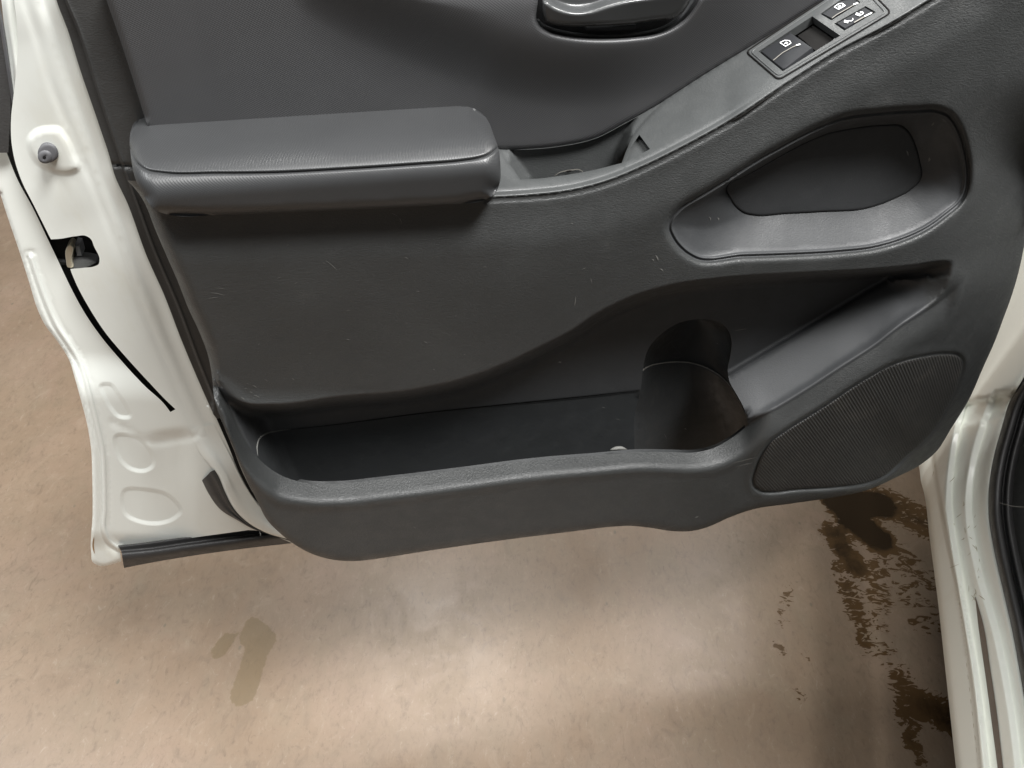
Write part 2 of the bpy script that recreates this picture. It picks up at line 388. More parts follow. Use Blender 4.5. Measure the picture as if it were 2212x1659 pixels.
# ------------------------------------------------------------------ concrete floor
def floor():
    xs = np.concatenate([[-9, -5, -3], np.arange(-1.5, 1.6, .0125), [3, 5, 9]]); ys = np.concatenate([[-9, -4, -1], np.arange(.2, 2.4, .0125), [4, 6, 9]])
    X, Y = np.meshgrid(xs, ys); n = len(xs); V = np.stack([X.ravel(), Y.ravel(), 0*X.ravel()], 1)
    Fc = [[j*n+i, j*n+i+1, (j+1)*n+i+1, (j+1)*n+i] for j in range(len(ys)-1) for i in range(n-1)]
    m = bpy.data.materials.new('sealed_concrete'); m.use_nodes = True
    o = link('floor', V, Fc, m, None, smooth=False); o['kind'] = 'structure'
    def fld(blobs):
        f = np.zeros(len(V))
        for (px, py, px2, py2, r, s) in blobs:
            a = at_h(px, py, 0)[:2]; b = at_h(px2, py2, 0)[:2]; d = b-a; L = d@d+1e-9
            t = np.clip(((V[:, :2]-a)@d)/L, 0, 1); q = np.hypot(*(V[:, :2]-a-t[:, None]*d).T)
            f = np.maximum(f, s*np.exp(-(q/r)**4))
        return f
    wet = fld([(1815, 1085, 1900, 1090, .05, 1.3), (1840, 1120, 1895, 1165, .045, 1.3), (1900, 1080, 2000, 1130, .06, .8), (1800, 1150, 1850, 1225, .035, .95), (1815, 1230, 1850, 1330, .028, .78), (1880, 1150, 1990, 1250, .05, .62),
               (1890, 1230, 1900, 1300, .035, .66), (1860, 1340, 1872, 1400, .022, .70), (1870, 1400, 1950, 1450, .022, .56), (1950, 1470, 1965, 1560, .03, .82), (1990, 1520, 2060, 1560, .04, .95), (1965, 1600, 1990, 1640, .018, .75),
               (1700, 1270, 1690, 1345, .018, .55), (1680, 1395, 1688, 1402, .014, .85), (1740, 1410, 1748, 1425, .011, .62), (1720, 1490, 1735, 1510, .014, .55), (1900, 1340, 1920, 1420, .03, .50), (1960, 1280, 2000, 1340, .05, .48)])
    st = fld([(545, 1345, 545, 1360, .016, .9), (548, 1370, 565, 1385, .030, 1.), (560, 1390, 525, 1500, .024, 1.), (490, 1380, 472, 1408, .017, .85)])
    for nm, f in (('wet', wet), ('stain', st)):
        at = o.data.attributes.new(nm, 'FLOAT', 'POINT'); at.data.foreach_set('value', f)
    t = NT(m); b = t.b
    def attr(n_):
        x = t.n('Attribute'); x.attribute_name = n_; return x.outputs['Fac']
    n1 = t.noise(t.obj, 2.3, 6, .6, .4); n2 = t.noise(t.obj, 9, 8, .72, .6); n3 = t.noise(t.mapd((1, .5, 1), (0, 0, .6)), 70, 6, .75, 1.2); n4 = t.noise(t.obj, 4.5, 4, .6)
    c = t.mix(t.mr(n1, .3, .7), (.158, .110, .074), (.198, .143, .100))
    c = t.mix(t.mr(n4, .45, .75, 0, .55), c, (.205, .143, .108))
    c = t.mix(t.mr(n2, .42, .72, 0, .55), c, (.150, .115, .077))
    c = t.mix(t.mr(n2, .60, .85, 0, .6), c, (.255, .200, .148))
    c = t.mix(t.mr(n3, .52, .70, 0, .5), c, (.095, .068, .048))
    c = t.mix(t.mr(n3, .30, .42, .35, 0), c, (.28, .23, .18))
    n5 = t.noise(t.mapd((1, .7, 1), (0, 0, .4)), 30, 8, .7, .8); c = t.mix(t.mr(n5, .5, .72, 0, .38), c, (.110, .080, .056)); c = t.mix(t.mr(n5, .28, .46, .30, 0), c, (.25, .195, .145))
    n6 = t.noise(t.mapd((1, .45, 1), (0, 0, .7)), 150, 5, .75, 1.0); c = t.mix(t.mr(n6, .56, .72, 0, .5), c, (.075, .055, .038)); c = t.mix(t.mr(n6, .26, .40, .35, 0), c, (.29, .235, .18))
    vo = t.n('TexVoronoi', feature='DISTANCE_TO_EDGE'); x = t.n('Mix', data_type='VECTOR'); 
    nz = t.n('TexNoise'); t.l(t.obj, nz.inputs['Vector']); nz.inputs['Scale'].default_value = 18; nz.inputs['Detail'].default_value = 4
    x.inputs[0].default_value = .06; t.l(t.obj, x.inputs[4]); t.l(nz.outputs['Color'], x.inputs[5]); t.l(x.outputs[1], vo.inputs['Vector']); vo.inputs['Scale'].default_value = 26
    crack = t.math('MULTIPLY', t.mr(vo.outputs[0], 0, .035, 1, 0), t.mr(n1, .46, .70, 0, .22))
    c = t.mix(crack, c, (.09, .065, .045))
    sp = t.n('TexVoronoi'); t.l(t.mapd((1, .6, 1), (0, 0, .5)), sp.inputs['Vector']); sp.inputs['Scale'].default_value = 24
    spk = t.math('MULTIPLY', t.mr(sp.outputs[0], .05, .09, 1, 0), t.mr(t.noise(t.obj, 17, 2), .50, .60))
    c = t.mix(t.math('MULTIPLY', spk, .8), c, (.10, .085, .06))
    # dried tan stain and wet tyre marks, ragged edges
    ne = t.noise(t.obj, 90, 6, .7, .5)
    ms = t.mr(t.math('ADD', attr('stain'), t.math('MULTIPLY', t.math('SUBTRACT', ne, .5), .7)), .46, .56, 0, .62)
    c = t.mix(ms, c, (.105, .072, .034))
    nw = t.noise(t.mapd((.55, 1.15, 1), (0, 0, -.25)), 62, 3, .62, 1.4)
    mw = t.mr(t.math('ADD', attr('wet'), t.math('MULTIPLY', t.math('SUBTRACT', nw, .5), 1.9)), .54, .66)
    wetc = t.mix(t.mr(t.math('ADD', attr('wet'), t.math('MULTIPLY', t.math('SUBTRACT', n2, .5), 1.2)), .7, 1.1), (.070, .040, .018), (.018, .011, .006))
    c = t.mix(mw, c, wetc)
    c = t.mix(1.0, c, (1.08, 1.11, 1.12), 'MULTIPLY')
    t.l(c, b.inputs['Base Color'])
    rr = t.mr(n2, .3, .7, .30, .40); rm = t.n('Mix'); t.l(mw, rm.inputs[0]); t.l(rr, rm.inputs[2]); rm.inputs[3].default_value = .16
    t.l(rm.outputs[0], b.inputs['Roughness'])
    nb = t.bump(n3, .10, .0010); nb = t.bump(t.math('MULTIPLY', t.mr(vo.outputs[0], 0, .03), 1), .04, .001, nb); t.l(nb, b.inputs['Normal'])
    return o
floor()

# ================================================================== THE DOOR
van = empty('van', (0, .62, 0), 'white van with its front door open, showing dark grey door trim and armrest', 'van'); door = van; body = van
A_ = np.array

# ---- traced boundary curves (projection space)
TB = [(112, -40), (122, 0), (147, 67), (173, 150), (213, 267), (240, 350), (245, 370), (277, 443), (317, 553), (355, 638), (393, 737), (427, 818), (461, 895), (491, 959), (517, 1023), (555, 1083), (590, 1130), (634, 1171)]   # white | trim
SEAM = [(218, -40), (230, 0), (253, 67), (277, 140), (300, 213), (312, 252)]
RIDGE = [(131, -40), (143, 0), (167, 57), (213, 200), (267, 360), (300, 450), (333, 540), (384, 660), (427, 775), (461, 860)]
T_ = [(1040, 318), (1078, 321), (1149, 320), (1216, 313), (1283, 298), (1350, 264), (1394, 240), (1443, 211), (1475, 190), (1542, 147), (1615, 103), (1675, 67), (1775, 2), (1840, -40)]
G_ = [(1030, 431), (1060, 429.5), (1149, 424), (1238, 413), (1305, 396), (1394, 360), (1475, 320), (1575, 265), (1708, 177), (1808, 114), (1908, 62), (2008, 4), (2080, -40)]
tT = crv(T_, step=8); tG = crv(G_, step=8)
def wcons0(X, Y):
    a = dist(X, Y, tT); b = dist(X, Y, tG); t = a/(a+b+1e-6)
    return .036+.060*t
_bx = A_([1617, 1700, 1781, 1850, 1885, 1917, 1800, 1700, 1684.]); _by = A_([111, 55, 1, -20, 0, 25, 100, 160, 165.])
SPL = fit_plane(DOOR.at(_bx, _by, wcons0(_bx, _by)))
def wcons(X, Y):
    X = np.asarray(X, float); Y = np.asarray(Y, float); k = ss((X-1560)/60)*(1-ss((X-1935)/60)); P = SPL.at(X, Y, 0*X)
    return wcons0(X, Y)*(1-k)+((P-O)@N)*k

# ---- white pressed shell
SL = [(0, 287), (14, 328), (38, 388), (70, 447), (104, 518), (125, 562), (150, 615), (180, 671), (219, 728), (262, 779), (313, 834), (355, 873), (368, 890)]   # left side of the gap
SR = [(379, 884), (360, 866), (322, 826), (270, 769), (228, 719), (192, 664), (165, 614), (152, 583)]
LATCH = [(152, 581), (180, 578.5), (205, 575), (213, 571), (215, 563), (203, 532), (196, 516), (184, 509), (165, 510), (128, 516), (110, 517)]
W1L = [(110, 517), (75, 447), (44, 384), (32, 347), (25.5, 312), (24, 255), (29, 208), (36, 139), (36, 46), (30, 0), (24, -40)]
SIL = [(-60, 270), (-30, 330), (0, 417), (12, 455), (45, 553), (64, 613), (81, 668), (98, 703), (124, 737), (150, 779), (162, 818), (175, 865), (188, 916), (197, 972), (199, 1023), (200, 1108), (197, 1194), (200, 1214), (211, 1221), (262, 1213)]
cTB = crv(TB, step=8)
shell_out = np.vstack([crv(SIL, step=6)[:, :2], lin([(262, 1213), (258, 1183), (420, 1161), (537, 1145), (570, 1147), (600, 1160), (648, 1181)], closed=False)[1:],
                       (crv(TB, step=7)+A_([14, -2]))[::-1], lin([(120, -40), (24, -40)], closed=False)[1:-1], crv(W1L[::-1], step=6), crv(LATCH[::-1], step=4)[1:], crv(SR[::-1], step=6)[1:], crv(SL[::-1], step=6), lin([(0, 287), (-30, 220), (-60, 270)], closed=False)[1:-1]])
EMB = [[(218, 832), (238, 830), (256, 852), (273, 878), (282, 899), (258, 900), (240, 882), (226, 856)],
       [(250, 942), (290, 943), (317, 963), (329, 1008), (318, 1015), (275, 1008), (257, 986)],
       [(268, 1060), (318, 1058), (368, 1073), (390, 1108), (380, 1117), (292, 1123), (275, 1114)]]
EMB = [crv(e, step=4, closed=True) for e in EMB]
BEADR = crv([(62, 300), (75, 284), (105, 276), (128, 278), (140, 292), (158, 330), (168, 366), (150, 374), (110, 368), (80, 350), (66, 328)], step=4, closed=True)
HEM = crv([(66, 553), (84, 608), (104, 662), (122, 702), (150, 745), (172, 782), (186, 822), (198, 868), (211, 922), (222, 975), (225, 1030), (226, 1100), (226, 1150), (236, 1170), (258, 1186)], step=6)
CREASE = crv([(45, -40), (55, 0), (86, 93), (109, 174), (139, 250), (162, 306), (181, 347), (215, 430), (250, 520), (290, 620), (330, 720), (372, 815), (400, 880), (425, 925)], step=8)
CRES_L = [(436, 1038), (450, 1066), (474, 1099), (513, 1124), (545, 1142), (575, 1152), (636, 1172)]
CRES_R = [(460, 1014), (470, 1028), (484, 1060), (505, 1100), (535, 1130), (570, 1150), (634, 1169)]
cCR = crv(CRES_R, step=6); cCL = crv(CRES_L, step=6)
STEP = crv([(243, 912), (280, 930), (325, 956), (370, 952), (425, 942)], step=6)
RIM = crv([(250, 370), (277, 443), (317, 553), (393, 737), (461, 895), (517, 1023), (555, 1083), (634, 1171)], step=8)
sil_c = crv(SIL[2:], step=8)
def wshell(X, Y, lower=False):
    d = dist(X, Y, cTB)
    w = -.002-.026*ss(d/210)
    w -= .0022*np.exp(-((d-24)/12)**2)*ss((1150-Y)/120)                    # groove beside the trim
    w += .0022*np.exp(-(d/8)**2)
    s = dist(X, Y, CREASE); w -= .0016*np.exp(-(s/9)**2)
    w += .0030*ss(sd(X, Y, BEADR)/12+.3)
    for e in EMB: w -= .0024*ss(sd(X, Y, e)/6+.45)
    h = dist(X, Y, HEM); so = dist(X, Y, sil_c)
    w += .0022*np.exp(-(h/4)**2)-.0015*np.exp(-((h-8)/4)**2)
    w -= rnd(so, 9, .006)
    w -= .006*ss((X*(-.05)+Y-1135)/40)*ss((600-X)/80)                        # lower flange turns under
    w -= .0035*ss((Y-935+.10*(X-370)+12)/22)*ss((430-X)/50)*ss((X-300)/60)
    w -= .0012*np.exp(-(dist(X, Y, STEP)/6)**2)
    cres = dist(X, Y, cCR)
    return w
def wshell_low(X, Y):
    return wshell(X, Y)-.012*ss((868-Y)/110)
lowz = np.vstack([lin([(-80, 200), (-80, 1300)], closed=False), lin([(-80, 1300), (700, 1300), (700, 900), (372, 891)], closed=False)[1:], crv(SL, step=6)[::-1]])
lowz_poly = lowz
O4 = (-9, -6, -3.5, -1.5, 0, 1.5, 3.5, 6, 9)
shell = patch('door_shell', shell_out, wshell_low, M['paint'], door, spacing=6.5, skirt=.012,
              feats=[(HEM, (-6, -4, -2, 0, 2, 4, 6, 8, 10, 12), False), (sil_c, (-9, -6.5, -4.2, -2.4, 2.4, 4.2, 6.5, 9), False), (cTB, (-3, 3, 8, 12, 16, 20, 24, 28, 33), False), (BEADR, (-8, -4, 0, 4, 8), True)]+[(e, (-6, -3, 0, 3, 6), True) for e in EMB],
              zones=[(np.vstack([crv(W1L[::-1], step=6)+A_([-3, 0]), crv(LATCH[::-1], step=4), crv(SR[::-1], step=6), lin([(373, 889), (480, 870), (340, 400), (160, -60), (10, -60)], closed=False)]), wshell)])
# gap filler behind the slit, latch cavity
patch('inner_gap_seal', crv([(-40, 150), (40, 150), (44, 384), (128, 505), (240, 520), (250, 620), (330, 800), (395, 900), (350, 895), (250, 790), (150, 640), (80, 520), (-40, 300)], step=12, closed=True), lambda X, Y: 0*X-.058, M['rubber'], door, spacing=20, skirt=0)
latch = patch('latch', lin([(100, 500), (230, 500), (230, 590), (100, 590)], 10), lambda X, Y: 0*X-.052+.010*np.exp(-((Y-566)/7)**2)+.004*np.sin(X/6.)*np.exp(-((Y-545)/14)**2), M['rubber'], door, spacing=6, skirt=0)
prism('latch_hook', crv([(146, 532), (151, 528), (156, 532), (155, 560), (158, 577), (146, 577), (143, 565)], step=3, closed=True), Pl(DOOR.at(150, 550, -.03), N), [(0, -.012), (0, 0), (.0006, .0008)], M['metal'], latch)
prism('catch_pawl', lin([(162, 528), (172, 530), (178, 552), (166, 553)], 4), Pl(DOOR.at(170, 540, -.036), N), [(0, -.012), (0, 0), (.0006, .0008)], M['knob'], latch)
prism('catch_bar', crv([(156, 566), (200, 561), (210, 565), (200, 572), (158, 577)], step=4, closed=True), Pl(DOOR.at(180, 566, -.034), N), [(0, -.01), (0, 0), (.001, .002)], M['rubber2'], latch)
# upper left weatherstrip and window run beside the shell
loft('window_run_seal', [[(-40, -40, -.03), (-40, 330, -.03)], [(-6, -40, -.03), (2, 70, -.028), (22, 205, -.028), (18, 330, -.032)]][::1], M['rubber2'], door, nu=30)
loft('frame_edge', [[(-2, -60, -.03), (6, 30, -.03), (18, 120, -.03), (27, 212, -.03), (27, 260, -.036)], [(14, -60, -.024), (20, 30, -.024), (30, 110, -.024), (40, 190, -.024), (36, 260, -.036)], [(44, -60, -.027), (48, 30, -.027), (48, 110, -.027), (44, 190, -.027), (38, 260, -.036)]], M['paint'], door, nu=40)
loft('window_run_bead', [[(-20, -20, -.026), (0, 62, -.026), (14, 150, -.026), (26, 225, -.028)], [(-14, -20, -.022), (5, 62, -.022), (19, 150, -.022), (28, 215, -.026)], [(-8, -20, -.026), (10, 62, -.026), (23, 150, -.026), (31, 212, -.028)]], M['knob'], door, nu=40)
# rubber bump stop
ws = float(wshell(A_([104.]), A_([330.]))[0])
bpl = Pl(DOOR.at(104, 330, ws+.0035), N+A_([-.05, 0, .12]))
bs = prism('bump_stop', crv([(104+22*math.cos(a), 330+21*math.sin(a)) for a in np.linspace(0, 2*math.pi, 13)[:-1]], step=3, closed=True), bpl, [(-.0008, -.007), (0, .0006), (.0012, .0016), (.0022, .0018)], M['knob'], door, angle=50)
nb_ = crv([(99+15*math.cos(a), 337+14*math.sin(a)) for a in np.linspace(0, 2*math.pi, 13)[:-1]], step=3, closed=True)
prism('bump_tip', nb_, bpl, [(-.0005, .001), (0, .0022), (.0012, .0032), (.0026, .0034), (.0040, .0031), (.0045, .0022), (.0050, .002)], M['knob'], bs, angle=50)
prism('bump_hole', crv([(99+3.6*math.cos(a), 337+3.6*math.sin(a)) for a in np.linspace(0, 2*math.pi, 9)[:-1]], step=2, closed=True), bpl, [(0, .002), (0, .0035)], M['dark'], bs)
# rubber crescent and its bright flange
def onsh(p, k, y0=None):
    p = crv(p, n=40)[:, :2]; w = wshell_low(p[:, 0], p[:, 1])
    return np.column_stack([p, w+(k if y0 is None else .0004+k*ss((p[:, 1]-y0)/110))])
_l = crv(CRES_L, n=40)[:, :2]; _r = crv(CRES_R, n=40)[:, :2]
loft('corner_seal', [onsh(CRES_L, -.001), onsh(_l*.93+_r*.07, .0035), onsh(_l*.7+_r*.3, .0065), onsh(_l*.4+_r*.6, .0045), onsh(_l*.2+_r*.8, .008), onsh(_r+A_([6, 0]), .004)], M['rubber2'], door, nu=60)
loft('flange_rim', [onsh([(408, 930), (436, 985)]+CRES_R[0:1]+CRES_R[1:], .004, 960), onsh([(410, 928), (439, 983)]+[(x+4, y-1) for x, y in CRES_R], .009, 950), onsh([(418, 924), (450, 978)]+[(x+16, y-4) for x, y in CRES_R], .010, 940),
                    onsh([(440, 920), (478, 990), (508, 1050), (536, 1090), (568, 1122), (600, 1146), (642, 1172)], .008, 930), onsh([(462, 915), (500, 990), (530, 1050), (562, 1096), (590, 1125), (620, 1150), (650, 1172)], .002, 930)], M['paint'], door, nu=90)
# bottom weatherstrip
loft('bottom_seal', [[(255, 1178, -.037), (284, 1175, -.037), (413, 1158, -.037), (537, 1142, -.037), (700, 1122, -.037)],
                     [(256, 1180, -.026), (284, 1177, -.026), (413, 1160, -.026), (537, 1144, -.026), (700, 1124, -.026)],
                     [(261, 1190, -.024), (313, 1186, -.024), (413, 1172, -.024), (537, 1156, -.024), (700, 1135, -.024)],
                     [(263, 1196, -.016), (313, 1191, -.016), (413, 1177, -.016), (537, 1161, -.016), (700, 1139, -.016)],
                     [(265, 1210, -.013), (313, 1204, -.013), (413, 1189, -.013), (537, 1172, -.013), (700, 1150, -.013)],
                     [(268, 1227, -.020), (313, 1218, -.020), (413, 1201, -.020), (537, 1184, -.020), (633, 1173, -.020), (700, 1164, -.02)]], M['rubber'], door, nu=60, nv=4)

# ---- trim edge strip
RS = crv(RIDGE, step=6)
strip_out = np.vstack([crv(TB[:13], step=6), crv([(461, 895), (470, 905), (480, 900)], step=6)[1:], crv([(500, 880), (480, 800), (435, 690), (385, 560), (350, 460), (330, 400), (335, 330), (330, 260), (245, 0), (232, -40)], step=10), lin([(220, -40), (120, -40)], 10, closed=False)])
left_of_ridge = np.vstack([RS, lin([(461, 900), (0, 900), (0, -50)], 30, closed=False)])
def wstrip(X, Y):
    s = sd(X, Y, left_of_ridge)
    w = .016-.006*ss(s/8+.5)+.0035*np.exp(-(s/2.6)**2)
    g = Y-(358+.09*(X-262)); w -= .004*np.exp(-(g/2.6)**2)
    w -= .004*ss((Y-358)/20)*0
    return w
patch('edge_trim', strip_out, wstrip, M['strip'], door, spacing=5, feats=[(RS, (-6, -4, -2, 0, 2, 4, 6), False)])

# ---- upper vinyl insert with door release
BAND = [(700, -40), (770, 0), (837, 30), (970, 86), (1104, 134), (1237, 152), (1404, 128), (1500, 80), (1600, 10), (1640, -40)]
band_poly = np.vstack([crv(BAND, step=10), lin([(1640, -60), (700, -60)], closed=False)])
HR = [(1162, -40), (1162, 0), (1161, 46), (1169, 57.5), (1188, 69), (1218, 77), (1268, 83), (1317, 84), (1377, 80), (1407, 76), (1446, 63), (1476, 44), (1510, 0), (1528, -40)]
hr_poly = np.vstack([crv(HR, step=4)])
HRi = np.vstack([crv(HR, step=4)])
insert_out = np.vstack([crv(SEAM, step=6), lin([(312, 252), (330, 300), (600, 300), (1000, 300), (1040, 322)], 10, closed=False)[1:], crv(T_, step=6)[1:], lin([(1840, -40), (218, -40)], 8, closed=False)[1:-1]])
c_seam = crv(SEAM, step=6)
def winsert(X, Y):
    s = sd(X, Y, band_poly)
    w = .036+.012*ss((s+85)/170)+.004*ss((s+140)/260)
    w -= .004*ss((X-300)/500)*0
    w -= rnd(dist(X, Y, c_seam), 14, .010)
    w -= rnd(dist(X, Y, tT), 9, .002)
    h = np.maximum(-sd(X, Y, hr_poly), 0)
    w -= rnd(h, 13, .007)
    w -= .0035*np.exp(-((np.where(Y > 225, Y, 225)-(247-.02*(X-400)))/9)**2)*0
    return w
insert = patch('upper_insert', insert_out, winsert, M['vinyl'], door, spacing=6.5, zones=[(hr_poly, lambda X, Y: 0*X+.026)], feats=[(crv(HR, step=5), (-13, -9, -6, -3, -1.2, 1.2, 3, 6, 9, 13), False), (c_seam, (-14, -9, -5, -2.5, 2.5, 5, 9, 14), False), (tT, (-9, -5, -2, 2, 5, 9), False)])
# handle bowl and lever
LEV = [(1171, -40), (1172, 0), (1174.5, 38), (1178, 46), (1188, 51.5), (1214, 56), (1297, 55.5), (1357, 52.6), (1416, 44.6), (1458, 38), (1472, 30), (1486, 12), (1494, -5), (1504, -40)]
RDG = [(1150, 2), (1180, 10), (1192, 18), (1218, 28), (1248, 31.5), (1278, 28), (1317, 16), (1357, 6), (1397, 0), (1450, -6), (1540, -10)]
rdg_up = np.vstack([crv(RDG, step=6), lin([(1540, -60), (1150, -60)], closed=False)])
lev_poly = crv(LEV, step=4)
def wlev(X, Y):
    s = sd(X, Y, rdg_up)
    w = .056-.014*ss(s/22)-.00009*np.maximum(-s, 0)
    return w-rnd(dist(X, Y, lev_poly), 9, .007)
bowl = patch('handle_bowl', crv([(1150, -40), (1152, 50), (1170, 70), (1220, 86), (1320, 92), (1400, 86), (1450, 74), (1490, 48), (1530, -40)], step=8), lambda X, Y: .024+.0*X, M['gloss'], door, spacing=10, skirt=0)
rel = patch('release_lever', np.vstack([lev_poly, lin([(1504, -40), (1171, -40)], 6, closed=False)[1:-1]]), wlev, M['lever'], door, spacing=3.5, skirt=.012)
tube('bowl_bead', DOOR.at(*crv([(1160, 44), (1169, 54), (1188, 63), (1218, 71), (1268, 77), (1317, 78), (1377, 74), (1407, 69), (1440, 57), (1468, 38), (1500, -4), (1520, -40)], step=5).T, .034), .0016, M['smooth'], bowl)
prism('lever_stop', lin([(1266, 58), (1310, 57), (1374, 53.5), (1371, 64), (1310, 67), (1267, 66)], 6), Pl(DOOR.at(1320, 60, .036), N), [(0, -.006), (0, 0), (.0006, .0006)], M['smooth'], bowl)

# ---- armrest
AO = [(312, 254), (400, 246), (500, 242), (600, 238), (737, 235), (837, 231), (940, 229), (997, 230), (1021, 233), (1044, 247), (1056, 264), (1066, 290), (1077, 322), (1081, 360), (1080, 393), (1067, 420), (1044, 433), (984, 441), (900, 446), (737, 454), (600, 460), (480, 464), (367, 464), (337, 455), (317, 433), (305, 412), (293, 388), (286, 360), (282, 333), (280, 305), (282, 285), (290, 265)]
AS = [(279, 312), (287, 333), (297, 353), (317, 367), (350, 373), (467, 374.5), (600, 373), (737, 366), (904, 355), (1000, 347), (1031, 342), (1057, 333), (1074, 320), (1084, 306)]
ao = crv(AO, step=5, closed=True); asm = crv(AS, step=5)
side_edge = crv([(300, 262), (284, 285), (281, 305), (282, 333), (286, 360), (293, 388), (305, 412), (320, 438), (337, 455), (367, 464), (480, 464), (600, 460), (737, 454), (900, 446), (984, 441), (1044, 433), (1067, 420), (1080, 393), (1081, 360), (1077, 322), (1066, 290), (1050, 256), (1021, 236)], step=6)
lr_edge = crv([(304, 258), (284, 285), (281, 305), (282, 333), (286, 360), (293, 388), (310, 425)], step=6)
rr_edge = crv([(1070, 410), (1080, 393), (1081, 360), (1077, 322), (1066, 290), (1050, 256), (1024, 238)], step=6)
bt_edge = crv([(345, 462), (480, 464), (600, 460), (737, 454), (900, 446), (984, 441), (1050, 430)], step=6)
def warm(X, Y):
    top = w_of_height(X, Y, 1.094+.00001*(X-600)); front = .112-.00003*np.maximum(Y-350, 0)
    w = smin(top, front, .034)
    w += .006-np.maximum(np.maximum(rnd(dist(X, Y, lr_edge), 34, .015), rnd(dist(X, Y, rr_edge), 34, .015)), rnd(dist(X, Y, bt_edge), 20, .010))
    w -= .0024*np.exp(-(dist(X, Y, asm)/2.6)**2)
    return w
above = np.vstack([asm, lin([(1120, 300), (1120, 200), (250, 200), (250, 312)], 10, closed=False)])
def clip_poly(poly, keep_above):
    """split the armrest outline at the seam"""
    k = inside(poly[:, 0], poly[:, 1], above) == keep_above
    i = next(i for i in range(len(poly)) if k[i] and not k[i-1]); seq = [poly[(i+j) % len(poly)] for j in range(len(poly)) if k[(i+j) % len(poly)]]
    seq = np.array(seq); s = asm[(asm[:, 0] > 283) & (asm[:, 0] < 1077)]
    return np.vstack([seq, s if np.hypot(*(seq[-1]-s[0])) < np.hypot(*(seq[-1]-s[-1])) else s[::-1]])
arm = patch('armrest', clip_poly(ao, False), warm, M['arm'], door, spacing=5, skirt=.02, feats=[(asm, (-7, -5, -3, -1.5, 1.5, 3, 5, 7), False), (ao, (-14, -9, -5, -2.5, 2.5, 5, 9, 14), True)])
pad = patch('armrest_pad', clip_poly(ao, True), warm, M['arm'], arm, spacing=5, skirt=.004, feats=[(asm, (-7, -5, -3, -1.5, 1.5, 3, 5, 7), False), (ao, (-14, -9, -5, -2.5, 2.5, 5, 9, 14), True)])

# ---- console strip with pull cup
cons_out = np.vstack([crv(T_, step=6), lin([(1840, -40), (2080, -40)], 10, closed=False)[1:-1], crv(G_[::-1], step=6), lin([(1030, 431), (1000, 380), (1040, 318)], 10, closed=False)[1:-1]])
CUP = np.vstack([crv([(1080, 323.5), (1149, 322.5), (1216, 315.5), (1283, 300.5), (1350, 267), (1394, 243), (1432, 221)], step=5),
                 crv([(1432, 221), (1400, 252), (1368, 291), (1355, 320), (1343, 352)], step=5)[1:], crv([(1343, 352), (1283, 367), (1216, 379), (1170, 385), (1124, 388)], step=5)[1:], lin([(1124, 388), (1080, 323.5)], 5, closed=False)[1:-1]])
TRI = lin([(1381, 291), (1404, 322), (1352, 350), (1362, 320)], 4)
cup_r = crv([(1440, 215), (1400, 252), (1368, 291), (1355, 320), (1343, 360)], step=5)
cup_l = lin([(1124, 395), (1080, 323.5)], 5, closed=False)
def wcons2(X, Y):
    w = wcons(X, Y)
    g = dist(X, Y, tG); w -= .0045*np.exp(-(g/3.2)**2); w -= .0012*np.exp(-((g-14)/3)**2)*ss((1700-X)/200)
    w -= rnd(dist(X, Y, tT), 5, .003)
    c = np.maximum(-sd(X, Y, CUP), 0); w -= rnd(c, 9, .003)
    return w
def wcup(X, Y):
    w = .030+0*X
    r = dist(X, Y, cup_r); w = w+.022*(1-ss(r/24))*ss((370-Y)/60)
    l = dist(X, Y, cup_l); w = w+.020*(1-ss(l/26))
    return np.minimum(w, wcons(X, Y)-.002)
cons = patch('console_strip', cons_out, wcons2, M['console'], door, spacing=5, skirt=.01, zones=[(CUP, wcup), (TRI, lambda X, Y: wcons(X, Y)-.007), (rpoly([(1634, 111), (1850, -34), (1900, 26), (1690, 158)], 6), lambda X, Y: wcons(X, Y)-.085)], feats=[(tG, (-18, -16, -14, -12, -10, -7, -5, -3, -1.5, 1.5, 3, 5, 7, 10, 12, 14, 16, 18), False), (tT, (-5, -3, 3, 5), False), (crv(CUP, step=6, closed=True), (-10, -6, -3, -1.2, 1.2, 3, 6, 10), True)], label='dusty grey console strip with a pull cup')
# keeper in the cup
P_, F_ = ribbon_geo([(1198, 380), (1208, 373), (1222, 369), (1236, 367), (1250, 366), (1258, 370), (1262, 376)], 2.2, DOOR, wcup, .001); link('cup_clip', P_, F_, M['line'], cons)
P_, F_ = ribbon_geo([(1221, 371), (1229, 370), (1236, 368.5)], 4, DOOR, wcup, .0016); link('clip_slot', P_, F_, M['dark'], cons)

# ---- lower trim panel
C1 = [(462, 815), (478, 834), (504, 857), (527, 867), (594, 871), (727, 855), (894, 839), (994, 817), (1094, 781), (1152, 753), (1231, 713), (1285, 677), (1385, 631), (1452, 613), (1552, 599), (1719, 588), (1889, 579), (1971, 571), (2040, 560), (2090, 560)]
C2 = [(470, 835), (482, 858), (494, 878), (527, 945), (560, 992), (610, 1028), (660, 1043), (727, 1045), (827, 1035), (994, 1015), (1152, 995), (1285, 984), (1385, 976), (1452, 977), (1502, 977), (1535, 970), (1585, 943), (1617, 918), (1685, 881), (1752, 840), (1819, 796), (1889, 751), (1951, 704), (2010, 667), (2041, 645), (2070, 618), (2090, 590)]
c1 = crv(C1, step=6); c2 = crv(C2, step=6)
cav = np.vstack([c1, lin([(2090, 560), (2090, 590)], 6, closed=False)[1:-1], c2[::-1]])
BL = [(275, 390), (300, 418), (313, 440), (335, 495), (360, 553), (384, 608), (406, 664), (431, 718), (450, 770), (458, 815), (463, 860), (480, 912), (499, 958)]
